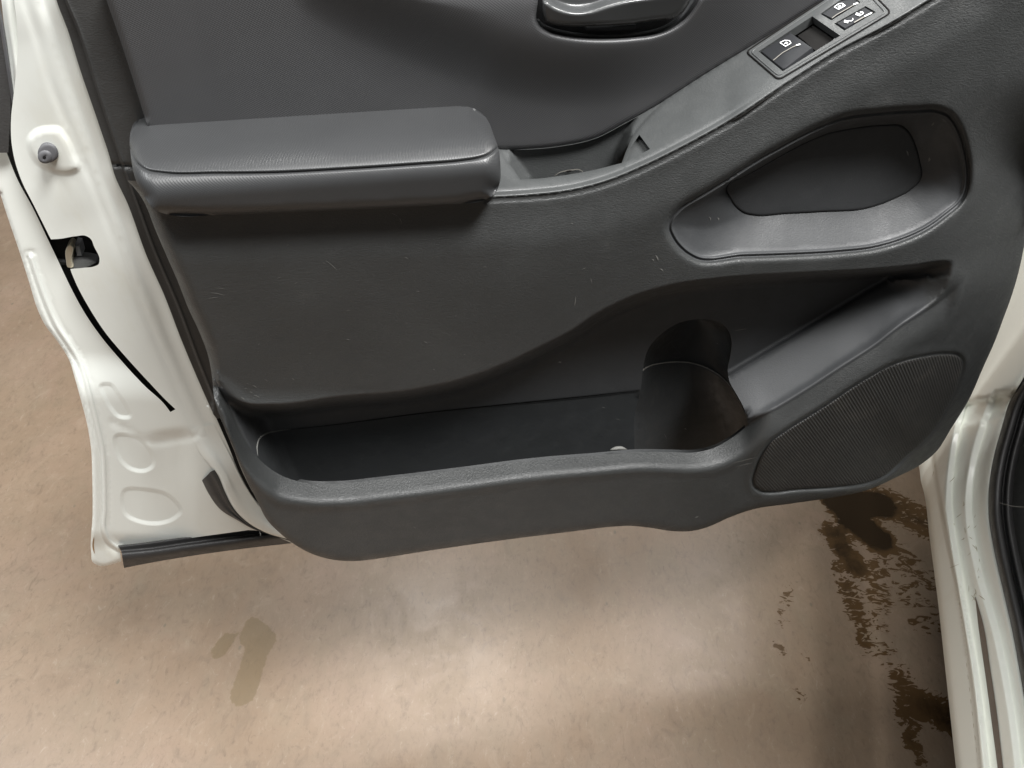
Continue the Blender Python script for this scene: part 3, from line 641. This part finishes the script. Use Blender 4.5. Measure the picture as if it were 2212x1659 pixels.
BOT = [(499, 958), (519, 1005), (544, 1059), (559, 1089), (574, 1119), (604, 1151), (636, 1176), (673, 1196), (713, 1208), (770, 1212), (827, 1205), (904, 1193), (1070, 1169), (1237, 1148), (1320, 1138), (1362, 1136), (1404, 1140), (1454, 1147.5), (1495, 1147), (1530, 1138), (1575, 1118), (1620, 1102), (1708, 1088), (1808, 1073), (1875, 1058), (1942, 1028), (1985, 1006), (2022, 976), (2055, 925), (2092, 865), (2125, 791), (2150, 735), (2166, 692), (2186, 637), (2199, 593), (2212, 533), (2222, 470)]
bl = crv(BL, step=6); bot_c = crv(BOT, step=6)
right_c = crv(BOT[26:]+[(2235, 380)], step=10)
low_out = np.vstack([bl, bot_c[1:], lin([(2222, 470), (2275, 440), (2275, -40), (2080, -40)], 10, closed=False)[1:-1], crv(G_[::-1], step=6), lin([(1030, 431), (1020, 405), (700, 405), (275, 390)], 10, closed=False)[1:-1]])
PO = [(1443, 490), (1449, 470), (1464, 452), (1520, 416), (1569, 386), (1642, 340), (1700, 308), (1775, 270), (1825, 252), (1892, 243), (1975, 237), (2025, 237), (2048, 246), (2066, 267), (2077, 290), (2086, 320), (2093, 360), (2092, 400), (2087, 420), (2075, 440), (2045, 466), (2008, 493), (1942, 523), (1892, 537), (1808, 547), (1700, 553), (1608, 556), (1500, 559), (1475, 543), (1452, 515)]
PI = [(1568, 407), (1575, 425), (1590, 448), (1608, 461), (1625, 465), (1700, 462), (1775, 458), (1875, 450), (1925, 433), (1968, 410), (1988, 390), (1992, 377), (1988, 350), (1982, 325), (1975, 305), (1965, 286), (1950, 272), (1908, 270), (1842, 277), (1792, 287), (1742, 307), (1675, 343), (1608, 381), (1574, 398)]
po = crv(PO, step=5, closed=True); pi_ = crv(PI, step=5, closed=True)
SG = [(1627, 1038), (1632, 1018), (1642, 991), (1668, 953), (1690, 937), (1775, 883), (1875, 817), (1935, 786), (1992, 771), (2045, 765), (2066, 767), (2078, 776), (2079, 790), (2072, 818), (2042, 885), (2008, 938), (1958, 984), (1905, 1030), (1870, 1043), (1808, 1051), (1708, 1058), (1675, 1062), (1645, 1060), (1630, 1050)]
sg = crv(SG, step=5, closed=True)
# band widths of the lip along x
bwf = lambda X: np.interp(X, [480, 520, 600, 660, 830, 1000, 1231, 1400, 1500, 1585, 1685, 1889, 2041, 2100], [16, 34, 48, 42, 42, 40, 37, 36, 38, 44, 46, 40, 42, 44])
MID = interp_y([(0, 0)])
top_c = crv([(300, 460), (480, 466), (737, 456), (984, 443), (1060, 433), (1149, 428), (1238, 417), (1305, 400), (1394, 364), (1475, 324), (1575, 269), (1708, 181), (1808, 118), (1908, 66), (2008, 8), (2080, -40)], step=10)
lowline = lambda X: np.interp(X, [450, 530, 1000, 1400, 1900, 2090, 2300], [835, 890, 900, 790, 640, 590, 540])
def wouter(X, Y):
    d = dist(X, Y, top_c)
    wu = .094+.005*ss(d/110)-.011*ss((d-90)/380)*ss((1500-X)/260)
    wu = wu-.014*ss((X-1300)/200)*ss(d/120)*0
    wu -= rnd(np.where(X < 470, dist(X, Y, bl), 99), 26, .030)
    wu -= rnd(np.where(X < 1045, 99, d), 10, .0048)
    # fine bead just below the groove
    p = -sd(X, Y, po); wu -= rnd(np.maximum(p, 0), 15, .008)
    d2 = dist(X, Y, c2)+60*ss((X-2035)/70); bw = bwf(X); t = d2/bw
    wl = .083+.023*np.minimum(t, 1)+.0; k = .012
    e_ = ss((X-1600)/70); b0 = .083+.016*e_
    wl = smin(b0+(.0235-.012*e_)*t, .1058+.004*e_+.0*X, .0045)
    wl = wl-.0022*ss((t-1)/.5)
    wl -= .010*ss((X-1560)/90)*ss((Y-(1075-.62*(X-1500)))/60)*ss((1950-X)/300)*.4
    wl -= rnd(dist(X, Y, bot_c), 14, .006)
    wl -= .0026*np.exp(-(dist(X, Y, sg, True)/4)**2)
    wl += .0010*np.exp(-((sd(X, Y, sg)+10)/5)**2)*(X > 1600)
    b = ss((Y-lowline(X))/110+.5)
    w = wu*(1-b)+wl*b
    dr = dist(X, Y, right_c)
    w -= .055*(np.clip(1-dr/230, 0, 1)**2)*ss((X-1700)/200)
    return w
Lp = plane3((1573, 800, .036), (1912, 607, .036), (1640, 905, .083), (1752, 840, .083), (1889, 751, .083), (1990, 680, .083))
Rp = plane3((1912, 600, .034), (2035, 642, .092), (2075, 556, .098))
Lw = plane3((494, 878, .086), (527, 945, .086), (572, 912, .036))
SEAMP = crv([(557, 985), (556, 965), (560, 948), (574, 937), (594, 932), (727, 917), (894, 895), (1152, 868), (1231, 860), (1379, 844)], step=6)
seam_poly = np.vstack([SEAMP, lin([(1379, 844), (1400, 1100), (540, 1100)], 20, closed=False)[1:]])
RL = lin([(1480, 857), (1573, 803), (1912, 603)], 20, closed=False)
c2R = c2[c2[:, 0] > 1560]
rampz = lin([(1480, 857), (1573, 803), (1912, 603), (2120, 590), (2120, 1000), (1480, 1100)], 30)
def wcav(X, Y):
    s = sd(X, Y, seam_poly)
    bk = .034-.003*ss(s/5+.5)-.0015*np.exp(-(s/2.)**2)*0
    dr_ = dist(X, Y, RL); dc_ = dist(X, Y, c2R); rp = np.where(inside(X, Y, rampz), .0345+.0065*ss(dr_/11)+.0575*dr_/(dr_+dc_+1e-6), 0.)
    w = smax(bk, rp, .004); w = smax(w, Rp(X, Y), .010); w = smax(w, Lw(X, Y), .012)
    wo = wouter(X, Y); w = np.where(X > 1614, np.minimum(w, wo), np.minimum(w, .083)); k_ = ss((X-1616)/24)*(1-ss(dist(X, Y, c2)/16)); w = w+(wo-w)*k_
    d1 = dist(X, Y, c1); bd = np.interp(X, [470, 560, 900, 1300, 1450, 1900, 2060, 2090], [18, 28, 30, 30, 28, 20, 18, 14])
    t = ss(d1/bd); w = wo*(1-t)+w*t
    return w
BO = [(1371, 1010), (1371, 895), (1384, 841), (1389, 800), (1392, 780), (1399, 756), (1414, 735), (1436, 715), (1468, 697), (1505, 690), (1535, 691), (1561, 701), (1574, 715), (1580, 736), (1578, 766), (1572, 798), (1576, 824), (1589, 848), (1608, 884), (1620, 914), (1620, 920), (1617, 922), (1560, 1000), (1500, 1010)]
_k = (c2[:, 0] > 1374) & (c2[:, 0] < 1614) & (c2[:, 1] > 900)
bo = np.vstack([crv([(1371, 977)]+BO[1:19]+[(1616, 916)], step=5), c2[_k][::-1]])
xl = interp_y([(690, 1470), (697, 1450), (715, 1432), (735, 1412), (756, 1397), (780, 1389), (841, 1382), (895, 1370), (1010, 1368)])
xr = interp_y([(690, 1540), (701, 1563), (715, 1576), (736, 1582), (766, 1580), (798, 1575), (824, 1580), (884, 1612), (914, 1624), (1010, 1640)])
LINE = crv([(1388, 800), (1400, 792), (1421, 786), (1457, 782), (1492, 784), (1522, 793), (1554, 811), (1576, 832), (1599, 871), (1619, 912)], step=4)
below_line = np.vstack([LINE, lin([(1640, 940), (1640, 1100), (1380, 1100), (1380, 820)], 20, closed=False)])
def wbot(X, Y):
    t = np.clip((X-xl(Y))/(xr(Y)-xl(Y)), .01, .99)
    w = .036-.052*np.sqrt(1-(2*t-1)**2)
    w += .003*ss(sd(X, Y, below_line)/4+.5)
    return w

wp0 = .064
def wpull(X, Y):
    do = dist(X, Y, po, True); di = dist(X, Y, pi_, True); wb = wouter(X, Y)
    t = np.clip((do-9)/(np.maximum(do+di-9, 1)), 0, 1)
    w = wb-.001-.0035*ss(do/4)+.0030*np.exp(-((do-7)/3)**2)
    w = w*(1-t)+(wp0+.001)*t
    return w
low = patch('lower_trim_panel', low_out, wouter, M['panel'], door, spacing=6, skirt=.018, jump=.0015,
            zones=[(cav, wcav), (bo, wbot), (po, wpull), (pi_, lambda X, Y: 0*X+wp0-.006)], 
            feats=[(bl, (-20, -14, -9, -5, -2, 2, 5, 9, 14, 20), False), (bot_c, (-14, -9, -5, -2.5, 2.5, 5, 9, 14), False), (top_c, (-9, -6, -3, 0, 3, 6, 9), False), (po, (-15, -11, -8, -5, -2.5, 2.5, 5, 7, 9, 11, 14), True),
                   (pi_, (-10, -5, -2, 3, 8), True), (c2, (-14, -9, -5, -2.5, 2.5, 5, 9, 14, 22, 30, 38, 46), False), (c1, (-32, -26, -20, -14, -9, -5, -2.5, 2.5, 5, 9, 14, 20, 26, 32), False), (sg, (-9, -6, -4, -2, 0, 2, 4, 6, 9), True), (SEAMP, (-4, -2, 0, 2, 4), False), (LINE, (-4, -2, 0, 2, 4), False), (crv([(1573, 803), (1740, 703), (1912, 603)], step=6), (-9, -6, -3, 0, 3, 6, 9), False), (crv([(1912, 600), (1975, 618), (2035, 642)], step=6), (-8, -4, 0, 4, 8), False)])
# own material for the smoother moulded areas
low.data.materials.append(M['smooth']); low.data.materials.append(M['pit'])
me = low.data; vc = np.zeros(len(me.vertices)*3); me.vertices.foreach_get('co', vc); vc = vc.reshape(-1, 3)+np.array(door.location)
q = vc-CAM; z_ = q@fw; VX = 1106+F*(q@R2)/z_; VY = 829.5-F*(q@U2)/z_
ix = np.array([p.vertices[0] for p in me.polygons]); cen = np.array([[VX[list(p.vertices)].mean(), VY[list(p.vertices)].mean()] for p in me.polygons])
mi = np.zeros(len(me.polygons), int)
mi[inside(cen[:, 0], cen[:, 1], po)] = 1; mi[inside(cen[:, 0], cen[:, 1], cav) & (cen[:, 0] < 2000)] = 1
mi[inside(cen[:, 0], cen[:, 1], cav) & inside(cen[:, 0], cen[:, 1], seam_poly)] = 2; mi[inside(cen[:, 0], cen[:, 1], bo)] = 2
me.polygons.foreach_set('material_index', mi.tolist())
# map pocket floor, closing the pocket behind the lip
def inner(c, dx, dy): return c+A_([dx, dy])
pk = c2[(c2[:, 0] > 500) & (c2[:, 0] < 1612)]
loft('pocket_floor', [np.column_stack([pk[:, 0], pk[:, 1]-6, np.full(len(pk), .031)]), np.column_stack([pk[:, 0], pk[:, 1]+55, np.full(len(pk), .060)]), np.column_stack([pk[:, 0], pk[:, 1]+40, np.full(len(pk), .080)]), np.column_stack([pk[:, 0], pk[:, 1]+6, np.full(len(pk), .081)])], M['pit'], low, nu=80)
tube('holder_rim', DOOR.at(LINE[:, 0], LINE[:, 1], np.minimum(wbot(LINE[:, 0], LINE[:, 1]), wouter(LINE[:, 0], LINE[:, 1]))+.0006), .0007, M['line'], low)
SPc = SEAMP[(SEAMP[:, 0] > 590) | (SEAMP[:, 1] < 900)]
_p, _f = ribbon_geo([(600, 930.5), (727, 917), (894, 895), (1152, 868), (1231, 860), (1376, 844.5)], 2.0, DOOR, wcav, .0005); link('pocket_seam', _p, _f, M['dark'], low)
_w = crv([(557, 985), (555, 965), (560, 948), (574, 937), (594, 931.5), (640, 926)], step=4); tube('worn_seam_edge', DOOR.at(_w[:, 0], _w[:, 1], wcav(_w[:, 0], _w[:, 1])), np.interp(np.arange(len(_w)), [0, 6, 14, len(_w)-1], [.0003, .0010, .0009, .0002]), M['scuff'], low)
# embossed no-bottle symbol
def wbl(X, Y): return wbot(X, Y)
Vs = []; Fs = []
def addr(pts, wdt, lift=.0008):
    P, f = ribbon_geo(pts, wdt, DOOR, wbl, lift); n = sum(len(v) for v in Vs); Vs.append(P); Fs.extend([[a+n for a in x] for x in f])
a_ = np.linspace(0, 2*math.pi, 17)
addr([(1462+22*math.cos(t), 754+19*math.sin(t)) for t in a_], 2.0); addr([(1449, 741), (1476, 770)], 2.2)
addr([(1454, 746), (1462, 743), (1472, 746)], 2.2); addr([(1452, 762), (1460, 764), (1469, 761)], 2.2); addr([(1418, 776), (1426, 774), (1432, 770)], 2.6); addr([(1421, 752), (1424, 748)], 3)
link('embossed_symbol', np.vstack(Vs), Fs, M['smooth'], low)
# plate in the recess
pin = crv([(x+(1775-x)*.007, y+(370-y)*.014) for x, y in PI], step=5, closed=True)
plate = patch('recess_plate', pin, lambda X, Y: wp0+.0005-rnd(dist(X, Y, pin, True), 5, .0012)+.002*ss((Y-260)/200), M['smooth'], low, spacing=8, skirt=.006, feats=[(pin, (-5, -3, -1.5, 1.5, 3, 5), True)])
# speaker grille
sgi = crv([(x+(1880-x)*.006, y+(920-y)*.008) for x, y in SG], step=5, closed=True)
gr = patch('speaker_grille', sgi, lambda X, Y: wouter(X, Y)+.0022-rnd(dist(X, Y, sgi, True), 7, .0022)+.0022*np.exp(-(dist(X, Y, sg, True)/4)**2)-.001, M['grille'], door, spacing=7, skirt=.004, feats=[(sgi, (-7, -5, -3, -1.5, 1.5, 3, 5, 7), True)])
# scuffs and scratches worn into the trim
Vs = []; Fs = []
def sc(pts, wdt, f, lift=.0004):
    P, fc = ribbon_geo(pts, wdt, DOOR, f, lift); link('scuff_mark', P, fc, M['scuff'], low)
for x, y, dx, dy, wd_, f in [(703, 562, 25, 22, 1.0, wouter), (1416, 551, 6, 12, 2.6, wouter), (1425, 580, 8, 6, 2.4, wouter), (1408, 560, 5, 4, 2, wouter), (1258, 582, 8, -4, 1.4, wouter), (1243, 640, -2, 20, 1.4, wouter), (1275, 600, 3, 12, 1, wouter),
                             (748, 733, 8, 2, 1.6, wouter), (915, 738, 9, 4, 1.4, wouter), (630, 818, 6, 3, 1.6, wouter), (545, 832, 10, 6, 1.8, wouter), (520, 858, 8, 6, 1.4, wouter), (455, 632, 30, 6, 1.0, wouter), (450, 645, 22, -3, .9, wouter), (465, 622, 20, 2, .8, wouter),
                             (862, 470, 6, 14, 1.0, wouter), (845, 460, 14, 8, .9, wouter), (1300, 880, 8, 2, 1.2, wcav), (1330, 905, 10, 3, 1, wcav), (560, 1148, 3, 10, 2.0, wouter), (893, 1139, 5, 2, 2, wouter), (1500, 1119, 10, -4, 2, wouter),
                             (1585, 1000, 50, -12, 1.2, wouter), (1590, 1008, 36, -8, 1, wouter), (1958, 325, 4, 12, 3.0, wpull), (2008, 340, -2, 9, 5.0, wpull), (2012, 272, 6, -8, 4.0, wpull), (1532, 468, 3, 8, 2.5, wpull), (1550, 470, 3, 6, 2.5, wpull),
                             (1585, 715, 30, -5, 1.4, wcav), (1478, 926, 5, 2, 3, wbot), (1434, 937, 6, 12, 1, wbot), (1548, 742, 3, 1, 2, wbot)]+[(rng.uniform(420, 1350), rng.uniform(480, 800), rng.uniform(-9, 9), rng.uniform(-5, 5), rng.uniform(.7, 1.3), wouter) for _ in range(16)]+[(rng.uniform(650, 1350), rng.uniform(1070, 1130), rng.uniform(-6, 6), rng.uniform(-3, 3), rng.uniform(.8, 1.4), wouter) for _ in range(5)]+[(rng.uniform(520, 575), rng.uniform(820, 865), rng.uniform(2, 9), rng.uniform(1, 5), 1, wouter) for _ in range(6)]:
    sc([(x, y), (x+dx*.5+1, y+dy*.5-.6), (x+dx, y+dy)], wd_, f)
_d = crv([(1318, 972), (1328, 969), (1342, 968), (1354, 971)], step=4); tube('pale_debris', DOOR.at(_d[:, 0], _d[:, 1], 0*_d[:, 0]+.044), np.interp(np.linspace(0, 1, len(_d)), [0, .3, .7, 1], [.0006, .0024, .0024, .0006]), M['scuff'], low)
# seam trench lines that need real width
def dark_line(name, pts, width, f, parent, lift=.0003, m='dark'):
    P, fc = ribbon_geo(pts, width, DOOR, f, lift); return link(name, P, fc, M[m], parent)

_o = np.vstack([crv([(60, 560), (112, 690), (165, 790), (195, 880), (212, 970), (215, 1100), (218, 1190)], step=20), crv([(500, 1150), (640, 1160), (760, 1190), (1070, 1150), (1360, 1120), (1454, 1130), (1575, 1100), (1708, 1070), (1942, 1010), (2040, 900), (2110, 780), (2170, 630), (2200, 500)], step=20), lin([(2240, -60), (40, -60)], 40, closed=False)])
patch('outer_skin_blocker', _o, lambda X, Y: 0*X-.048, M['dark'], door, spacing=40, skirt=0)  # unseen dark backing, added to stop light leaking through the door
# ---- switch panel, a real flat plate lying on the console strip
BZ = [(1614, 112), (1850, -46), (1922, 27), (1682, 170)]
sp = Pl(SPL.o+SPL.n*.0004, SPL.n)
def hole_plate(name, outline, holes, pl, top, m, parent):
    pts = [np.asarray(outline)[:, :2]]+[np.asarray(h)[:, :2] for h in holes]; off = 0; edges = []
    for p in pts: edges += [(off+i, off+(i+1) % len(p)) for i in range(len(p))]; off += len(p)
    P = np.vstack(pts); r = delaunay_2d_cdt([Vector((float(a), float(b))) for a, b in P], edges, [], 0, 1e-5)
    V = np.array([[v[0], v[1]] for v in r[0]]); T = np.array(list(r[2])); c = V[T].mean(1)
    k = inside(c[:, 0], c[:, 1], pts[0])
    for h in pts[1:]: k &= ~inside(c[:, 0], c[:, 1], h)
    T = T[k]; A3 = pl.at(V[:, 0], V[:, 1], top)
    nn = np.cross(A3[T[:, 1]]-A3[T[:, 0]], A3[T[:, 2]]-A3[T[:, 0]]); s = (nn*(CAM-A3[T[:, 0]])).sum(1); T[s < 0] = T[s < 0][:, ::-1]
    from collections import Counter
    cn = Counter(tuple(sorted(e)) for a, b, c_ in T.tolist() for e in ((a, b), (b, c_), (c_, a)))
    ori = {tuple(sorted(e)): e for a, b, c_ in T.tolist() for e in ((a, b), (b, c_), (c_, a))}
    B = A3-pl.n*.007; n = len(A3)
    F2 = [[ori[e][1], ori[e][0], ori[e][0]+n, ori[e][1]+n] for e, q in cn.items() if q == 1]
    return link(name, np.vstack([A3, B]), T.tolist()+F2, m, parent, smooth=False)
WO = lin([(1638.6, 111), (1754.5, 35), (1815, 77), (1691, 154)], 8); LO1 = lin([(1772, 30), (1818, -2), (1846, -6), (1859, 5), (1796, 44)], 8); LO2 = lin([(1802, 51), (1870, 13), (1892, 26), (1824, 66)], 8)
bzc = rpoly(BZ, 10)
bz = hole_plate('switch_panel', bzc, [WO, LO1, LO2], sp, .0008, M['console'], door)
rim = rpoly([(1622, 112.5), (1850, -40), (1913, 27), (1682, 164)], 8)
gp = rpoly([(1611.5, 112), (1850, -49), (1925, 27), (1682, 173)], 11); tube('panel_gap', sp.at(gp[:, 0], gp[:, 1], -.0001), .0007, M['dark'], bz, closed=True)
tube('panel_bead', sp.at(rim[:, 0], rim[:, 1], .0008), .0006, M['console'], bz, closed=True)
dk = prism('switch_well', crv([(1636, 106), (1755, 26), (1810, -10), (1850, -14), (1878, 10), (1800, 56), (1690, 132)], step=6, closed=True), sp, [(0, -.0115), (0, -.0095)], M['dark'], bz)
# window rocker: two faces meeting on a ridge, with a scooped back
rk = prism('window_switch', lin([(1643, 112), (1708, 70), (1756, 103), (1697, 148), (1690, 150)], 6), sp, [(0, -.012), (0, -.0008), (.0006, .0002), (.0012, .0004)], M['gloss'], bz)
prism('switch_scoop', lin([(1712, 67), (1754, 39), (1808, 77), (1757, 107)], 6), sp, [(0, -.008), (0, -.007), (.003, -.0055)], M['dark'], bz)
def strokes(name, items, off, parent, m='white', pl=sp):
    V = []; Fc = []
    for pts, wdt in items:
        c = lin(pts, 2., closed=False)[:, :2]; d = np.gradient(c, axis=0); nn = np.stack([-d[:, 1], d[:, 0]], 1); nn /= np.linalg.norm(nn, axis=1)[:, None]+1e-9
        a = c-nn*wdt/2; b = c+nn*wdt/2; n0 = len(V)
        V += list(pl.at(a[:, 0], a[:, 1], off))+list(pl.at(b[:, 0], b[:, 1], off)); n = len(c)
        Fc += [[n0+i, n0+i+1, n0+n+i+1, n0+n+i] for i in range(n-1)]
    return link(name, V, Fc, M[m], parent, smooth=False)
def zz(pts): return [(1591+x*.15873, y*.15873) for x, y in pts]
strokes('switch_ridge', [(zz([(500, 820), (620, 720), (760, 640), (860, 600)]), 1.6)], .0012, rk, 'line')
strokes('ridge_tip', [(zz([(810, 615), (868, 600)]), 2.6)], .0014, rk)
strokes('window_symbol', [(zz([(590, 580), (655, 548), (720, 552), (742, 585), (668, 630), (590, 580)]), 1.5), (zz([(650, 600), (675, 570), (700, 585)]), 1.2), (zz([(660, 585), (695, 600)]), 1.0)], .0011, rk)
wl_ = prism('window_lock_switch', lin([(1775, 30), (1818, 1), (1846, -3), (1856, 4), (1796, 41)], 6), sp, [(0, -.012), (0, -.001), (.0006, .0002)], M['gloss'], bz)
strokes('window_lock_symbol', [(zz([(1330, 95), (1390, 50), (1440, 45), (1480, 75), (1390, 125), (1330, 95)]), 1.6), (zz([(1380, 88), (1420, 80), (1410, 100), (1385, 98)]), 2.0), (zz([(1440, 60), (1465, 90)]), 1.6)], .0008, wl_)
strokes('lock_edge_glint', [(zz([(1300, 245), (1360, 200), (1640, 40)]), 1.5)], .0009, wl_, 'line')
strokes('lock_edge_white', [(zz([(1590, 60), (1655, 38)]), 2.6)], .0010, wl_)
dl = prism('door_lock_switch', lin([(1806, 51), (1869, 16), (1889, 27), (1825, 63)], 6), sp, [(0, -.012), (0, -.001), (.0006, .0003)], M['gloss'], bz)
strokes('unlocked_symbol', [(zz([(1465, 285), (1520, 300)]), 5.0), (zz([(1520, 280), (1560, 285), (1585, 265), (1580, 245)]), 1.4)], .0009, dl)
strokes('locked_symbol', [(zz([(1625, 185), (1685, 205)]), 5.0), (zz([(1690, 205), (1730, 180), (1715, 160), (1680, 165)]), 1.4)], .0009, dl)
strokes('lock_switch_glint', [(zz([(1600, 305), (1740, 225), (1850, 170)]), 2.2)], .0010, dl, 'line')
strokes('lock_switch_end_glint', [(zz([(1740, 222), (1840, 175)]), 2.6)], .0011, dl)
# stronger shut lines
dark_line('console_seam', G_, 2.4, lambda X, Y: wcons2(X, Y), cons, .0006)
dark_line('trim_shut_line', [(243, 356), (262, 357), (286, 362)], 1.6, wstrip, low, .0006)
link_pts = [(432, 835), (470, 925), (495, 985), (520, 1040), (553, 1092), (580, 1120)]
P_, F_ = ribbon_geo([(400, 735), (430, 805), (466, 890), (497, 962), (522, 1024), (556, 1082), (580, 1106)], 8, DOOR, lambda X, Y: 0*X+.006, 0); link('shut_gap', P_, F_, M['dark'], door)
# rust at the lower corner of the shell
P_, F_ = ribbon_geo([(203, 1160), (201, 1178), (204, 1196)], 3, DOOR, wshell_low, .0007); link('rust_spot', P_, F_, M['rust'], shell)

# ================================================================== VAN BODY at the right
A0 = at_h(A_([1984.]), A_([1018.]), .38)[0]; B0 = at_h(A_([2065.]), A_([1659.]), .38)[0]
dv = B0-A0; dv[2] = 0; dv /= np.linalg.norm(dv)
bn = np.cross(dv, [0, 0, 1]); bn = bn if bn@(CAM-A0) > 0 else -bn
BP = Pl(A0, bn)
BLft = [(1960, 900), (1976, 985), (1985, 1008), (1990, 1042), (1995, 1060), (2008, 1161), (2023, 1275), (2041, 1437), (2065, 1659), (2074, 1740)]
BRt = [(2235, 1740), (2225, 1580), (2212, 1500), (2185.5, 1353.6), (2159, 1239), (2146, 1178), (2136, 1108), (2137, 1055), (2148, 985), (2163, 930), (2180, 875), (2212, 815), (2260, 745)]
cBL = crv(BLft, step=8); cBR = crv(BRt, step=8)
K1 = crv([(2010, 940), (2019, 1020), (2032, 1099), (2045, 1169), (2063, 1257), (2080, 1354), (2098, 1481), (2115, 1660), (2122, 1740)], step=10)
K2 = crv([(2085, 870), (2067, 932), (2055, 1011), (2050, 1086), (2060, 1170), (2076, 1260), (2092, 1354), (2112, 1481), (2132, 1660), (2140, 1740)], step=10)
K3 = crv([(2150, 850), (2120, 930), (2100, 1010), (2092, 1090), (2102, 1180), (2120, 1260), (2148, 1354), (2175, 1481), (2200, 1660), (2208, 1740)], step=10)
right_of = lambda K: np.vstack([K, lin([(2500, 1740), (2500, 800)], 50, closed=False)])
rK1, rK2, rK3 = right_of(K1), right_of(K2), right_of(K3)
def wbody(X, Y):
    w = 0*X-rnd(dist(X, Y, cBL), 16, .010)
    w += .006*ss(sd(X, Y, rK1)/9+.5)-.012*ss(sd(X, Y, rK2)/12+.5)-.010*ss(sd(X, Y, rK3)/14+.5)
    w -= .0015*np.exp(-(dist(X, Y, K1)/4)**2)
    d = dist(X, Y, cBR); w -= rnd(d, 14, .006)
    return w
body_out = np.vstack([cBL, lin([(2074, 1740), (2235, 1740)], 8, closed=False)[1:-1], cBR, lin([(2260, 745), (2320, 600), (2320, 420), (2180, 420), (2080, 700), (1960, 900)], 10, closed=False)[1:-1]])
bs_ = patch('sill_panel', body_out, wbody, M['paint2'], body, spacing=7, pl=BP, skirt=.05, feats=[(K1, (-9, -6, -3, 0, 3, 6, 9), False), (K2, (-12, -8, -4, 0, 4, 8, 12), False), (K3, (-14, -9, -5, 0, 5, 9, 14), False), (cBL, (-16, -11, -7, -3.5, 3.5, 7, 11, 16), False), (cBR, (-14, -9, -5, -2, 2, 5, 9, 14), False)])
CR = np.vstack([crv([(2106.5, 1290), (2113, 1349), (2128.5, 1459), (2142, 1560), (2155, 1660), (2164, 1740)], step=8), crv([(2176, 1740), (2167, 1660), (2151, 1524), (2138, 1437), (2125, 1353), (2108, 1290)], step=8)])
patch('torn_seam', CR, lambda X, Y: wbody(X, Y)+.0008, plastic('brown_grime', (.15, .115, .09), .7, .3, .4, .4), bs_, spacing=5, pl=BP, skirt=0)
Vs = []; Fs = []
SCR = mat('scraped_paint', (.42, .38, .28), .7)
for x, y, dx, dy, w_ in [(2020, 1000, -6, 30, 1.2)]+[(2085+rng.normal(0, 14)+(y-1100)*.13, y, rng.normal(0, 7), rng.uniform(4, 16), rng.uniform(.8, 1.8)) for y in rng.uniform(1010, 1300, 26)]+[(2078+(y-1354)*.115, y, 1.5, 12, 1.0) for y in np.linspace(1300, 1640, 14)]:
    P, fc = ribbon_geo([(x, y), (x+dx*.5+.8, y+dy*.5), (x+dx, y+dy)], w_, BP, wbody, .0004); link('paint_scrape', P, fc, SCR, bs_)
# rubber door seal round the opening, bulging over the flange
def off(c, dx, w): return np.column_stack([c[:, 0]+dx, c[:, 1], np.full(len(c), w)])
sr = cBR[::-1]
loft('opening_seal', [off(sr, -2, -.024), off(sr, 3, -.006), off(sr, 12, .000), off(sr, 24, -.006), off(sr, 30, -.020), off(sr, 40, -.012), off(sr, 52, -.022)], M['rubber'], body, nu=90, nv=3, pl=BP)
patch('sill_scuff_plate', np.vstack([cBR+A_([28, 0]), lin([(2290, 745), (2500, 745), (2500, 1740), (2260, 1740)], 40, closed=False)]), lambda X, Y: -.035+.004*np.sin(X/23.)*np.sin(Y/60.), M['strip'], body, spacing=22, pl=BP, skirt=0)
P_, F_ = ribbon_geo([(2156, 1085), (2180, 1092), (2230, 1096)], 2, BP, lambda X, Y: 0*X-.004, .0); link('stitch', P_, F_, M['scuff'], body)
# unseen van body: pillar, wing and top slab added to block light; cab floor
def slab(name, a, b, z0, z1, th, m):
    a = np.array([a[0], a[1], 0]); b = np.array([b[0], b[1], 0]); n_ = -bn*th
    V = [p+np.array([0, 0, z]) for z in (z0, z1) for p in (a, b, b+n_, a+n_)]
    return link(name, V, [[0, 1, 2, 3], [4, 5, 6, 7], [0, 1, 5, 4], [1, 2, 6, 5], [2, 3, 7, 6], [3, 0, 4, 7]], m, body, smooth=False)
pA = A0[:2]-dv[:2]*.14-bn[:2]*.03
slab('front_pillar_blocker', pA, pA-dv[:2]*.12, .80, 1.85, .10, M['paint2']); slab('front_wing_blocker', pA-dv[:2]*.0-bn[:2]*.02, pA-dv[:2]*1.1-bn[:2]*.02, .45, 1.15, 1.2, M['paint2'])
slab('roof_blocker', pA-dv[:2]*.1-bn[:2]*.12, pA+dv[:2]*2.6-bn[:2]*.12, 1.84, 1.90, 1.3, M['paint2']); slab('cab_floor', pA-dv[:2]*.1-bn[:2]*.06, pA+dv[:2]*2.2-bn[:2]*.06, .40, .46, 1.2, M['rubber'])
slab('seat_base', pA+dv[:2]*.75-bn[:2]*.2, pA+dv[:2]*1.3-bn[:2]*.2, .46, 1.5, .5, M['rubber'])
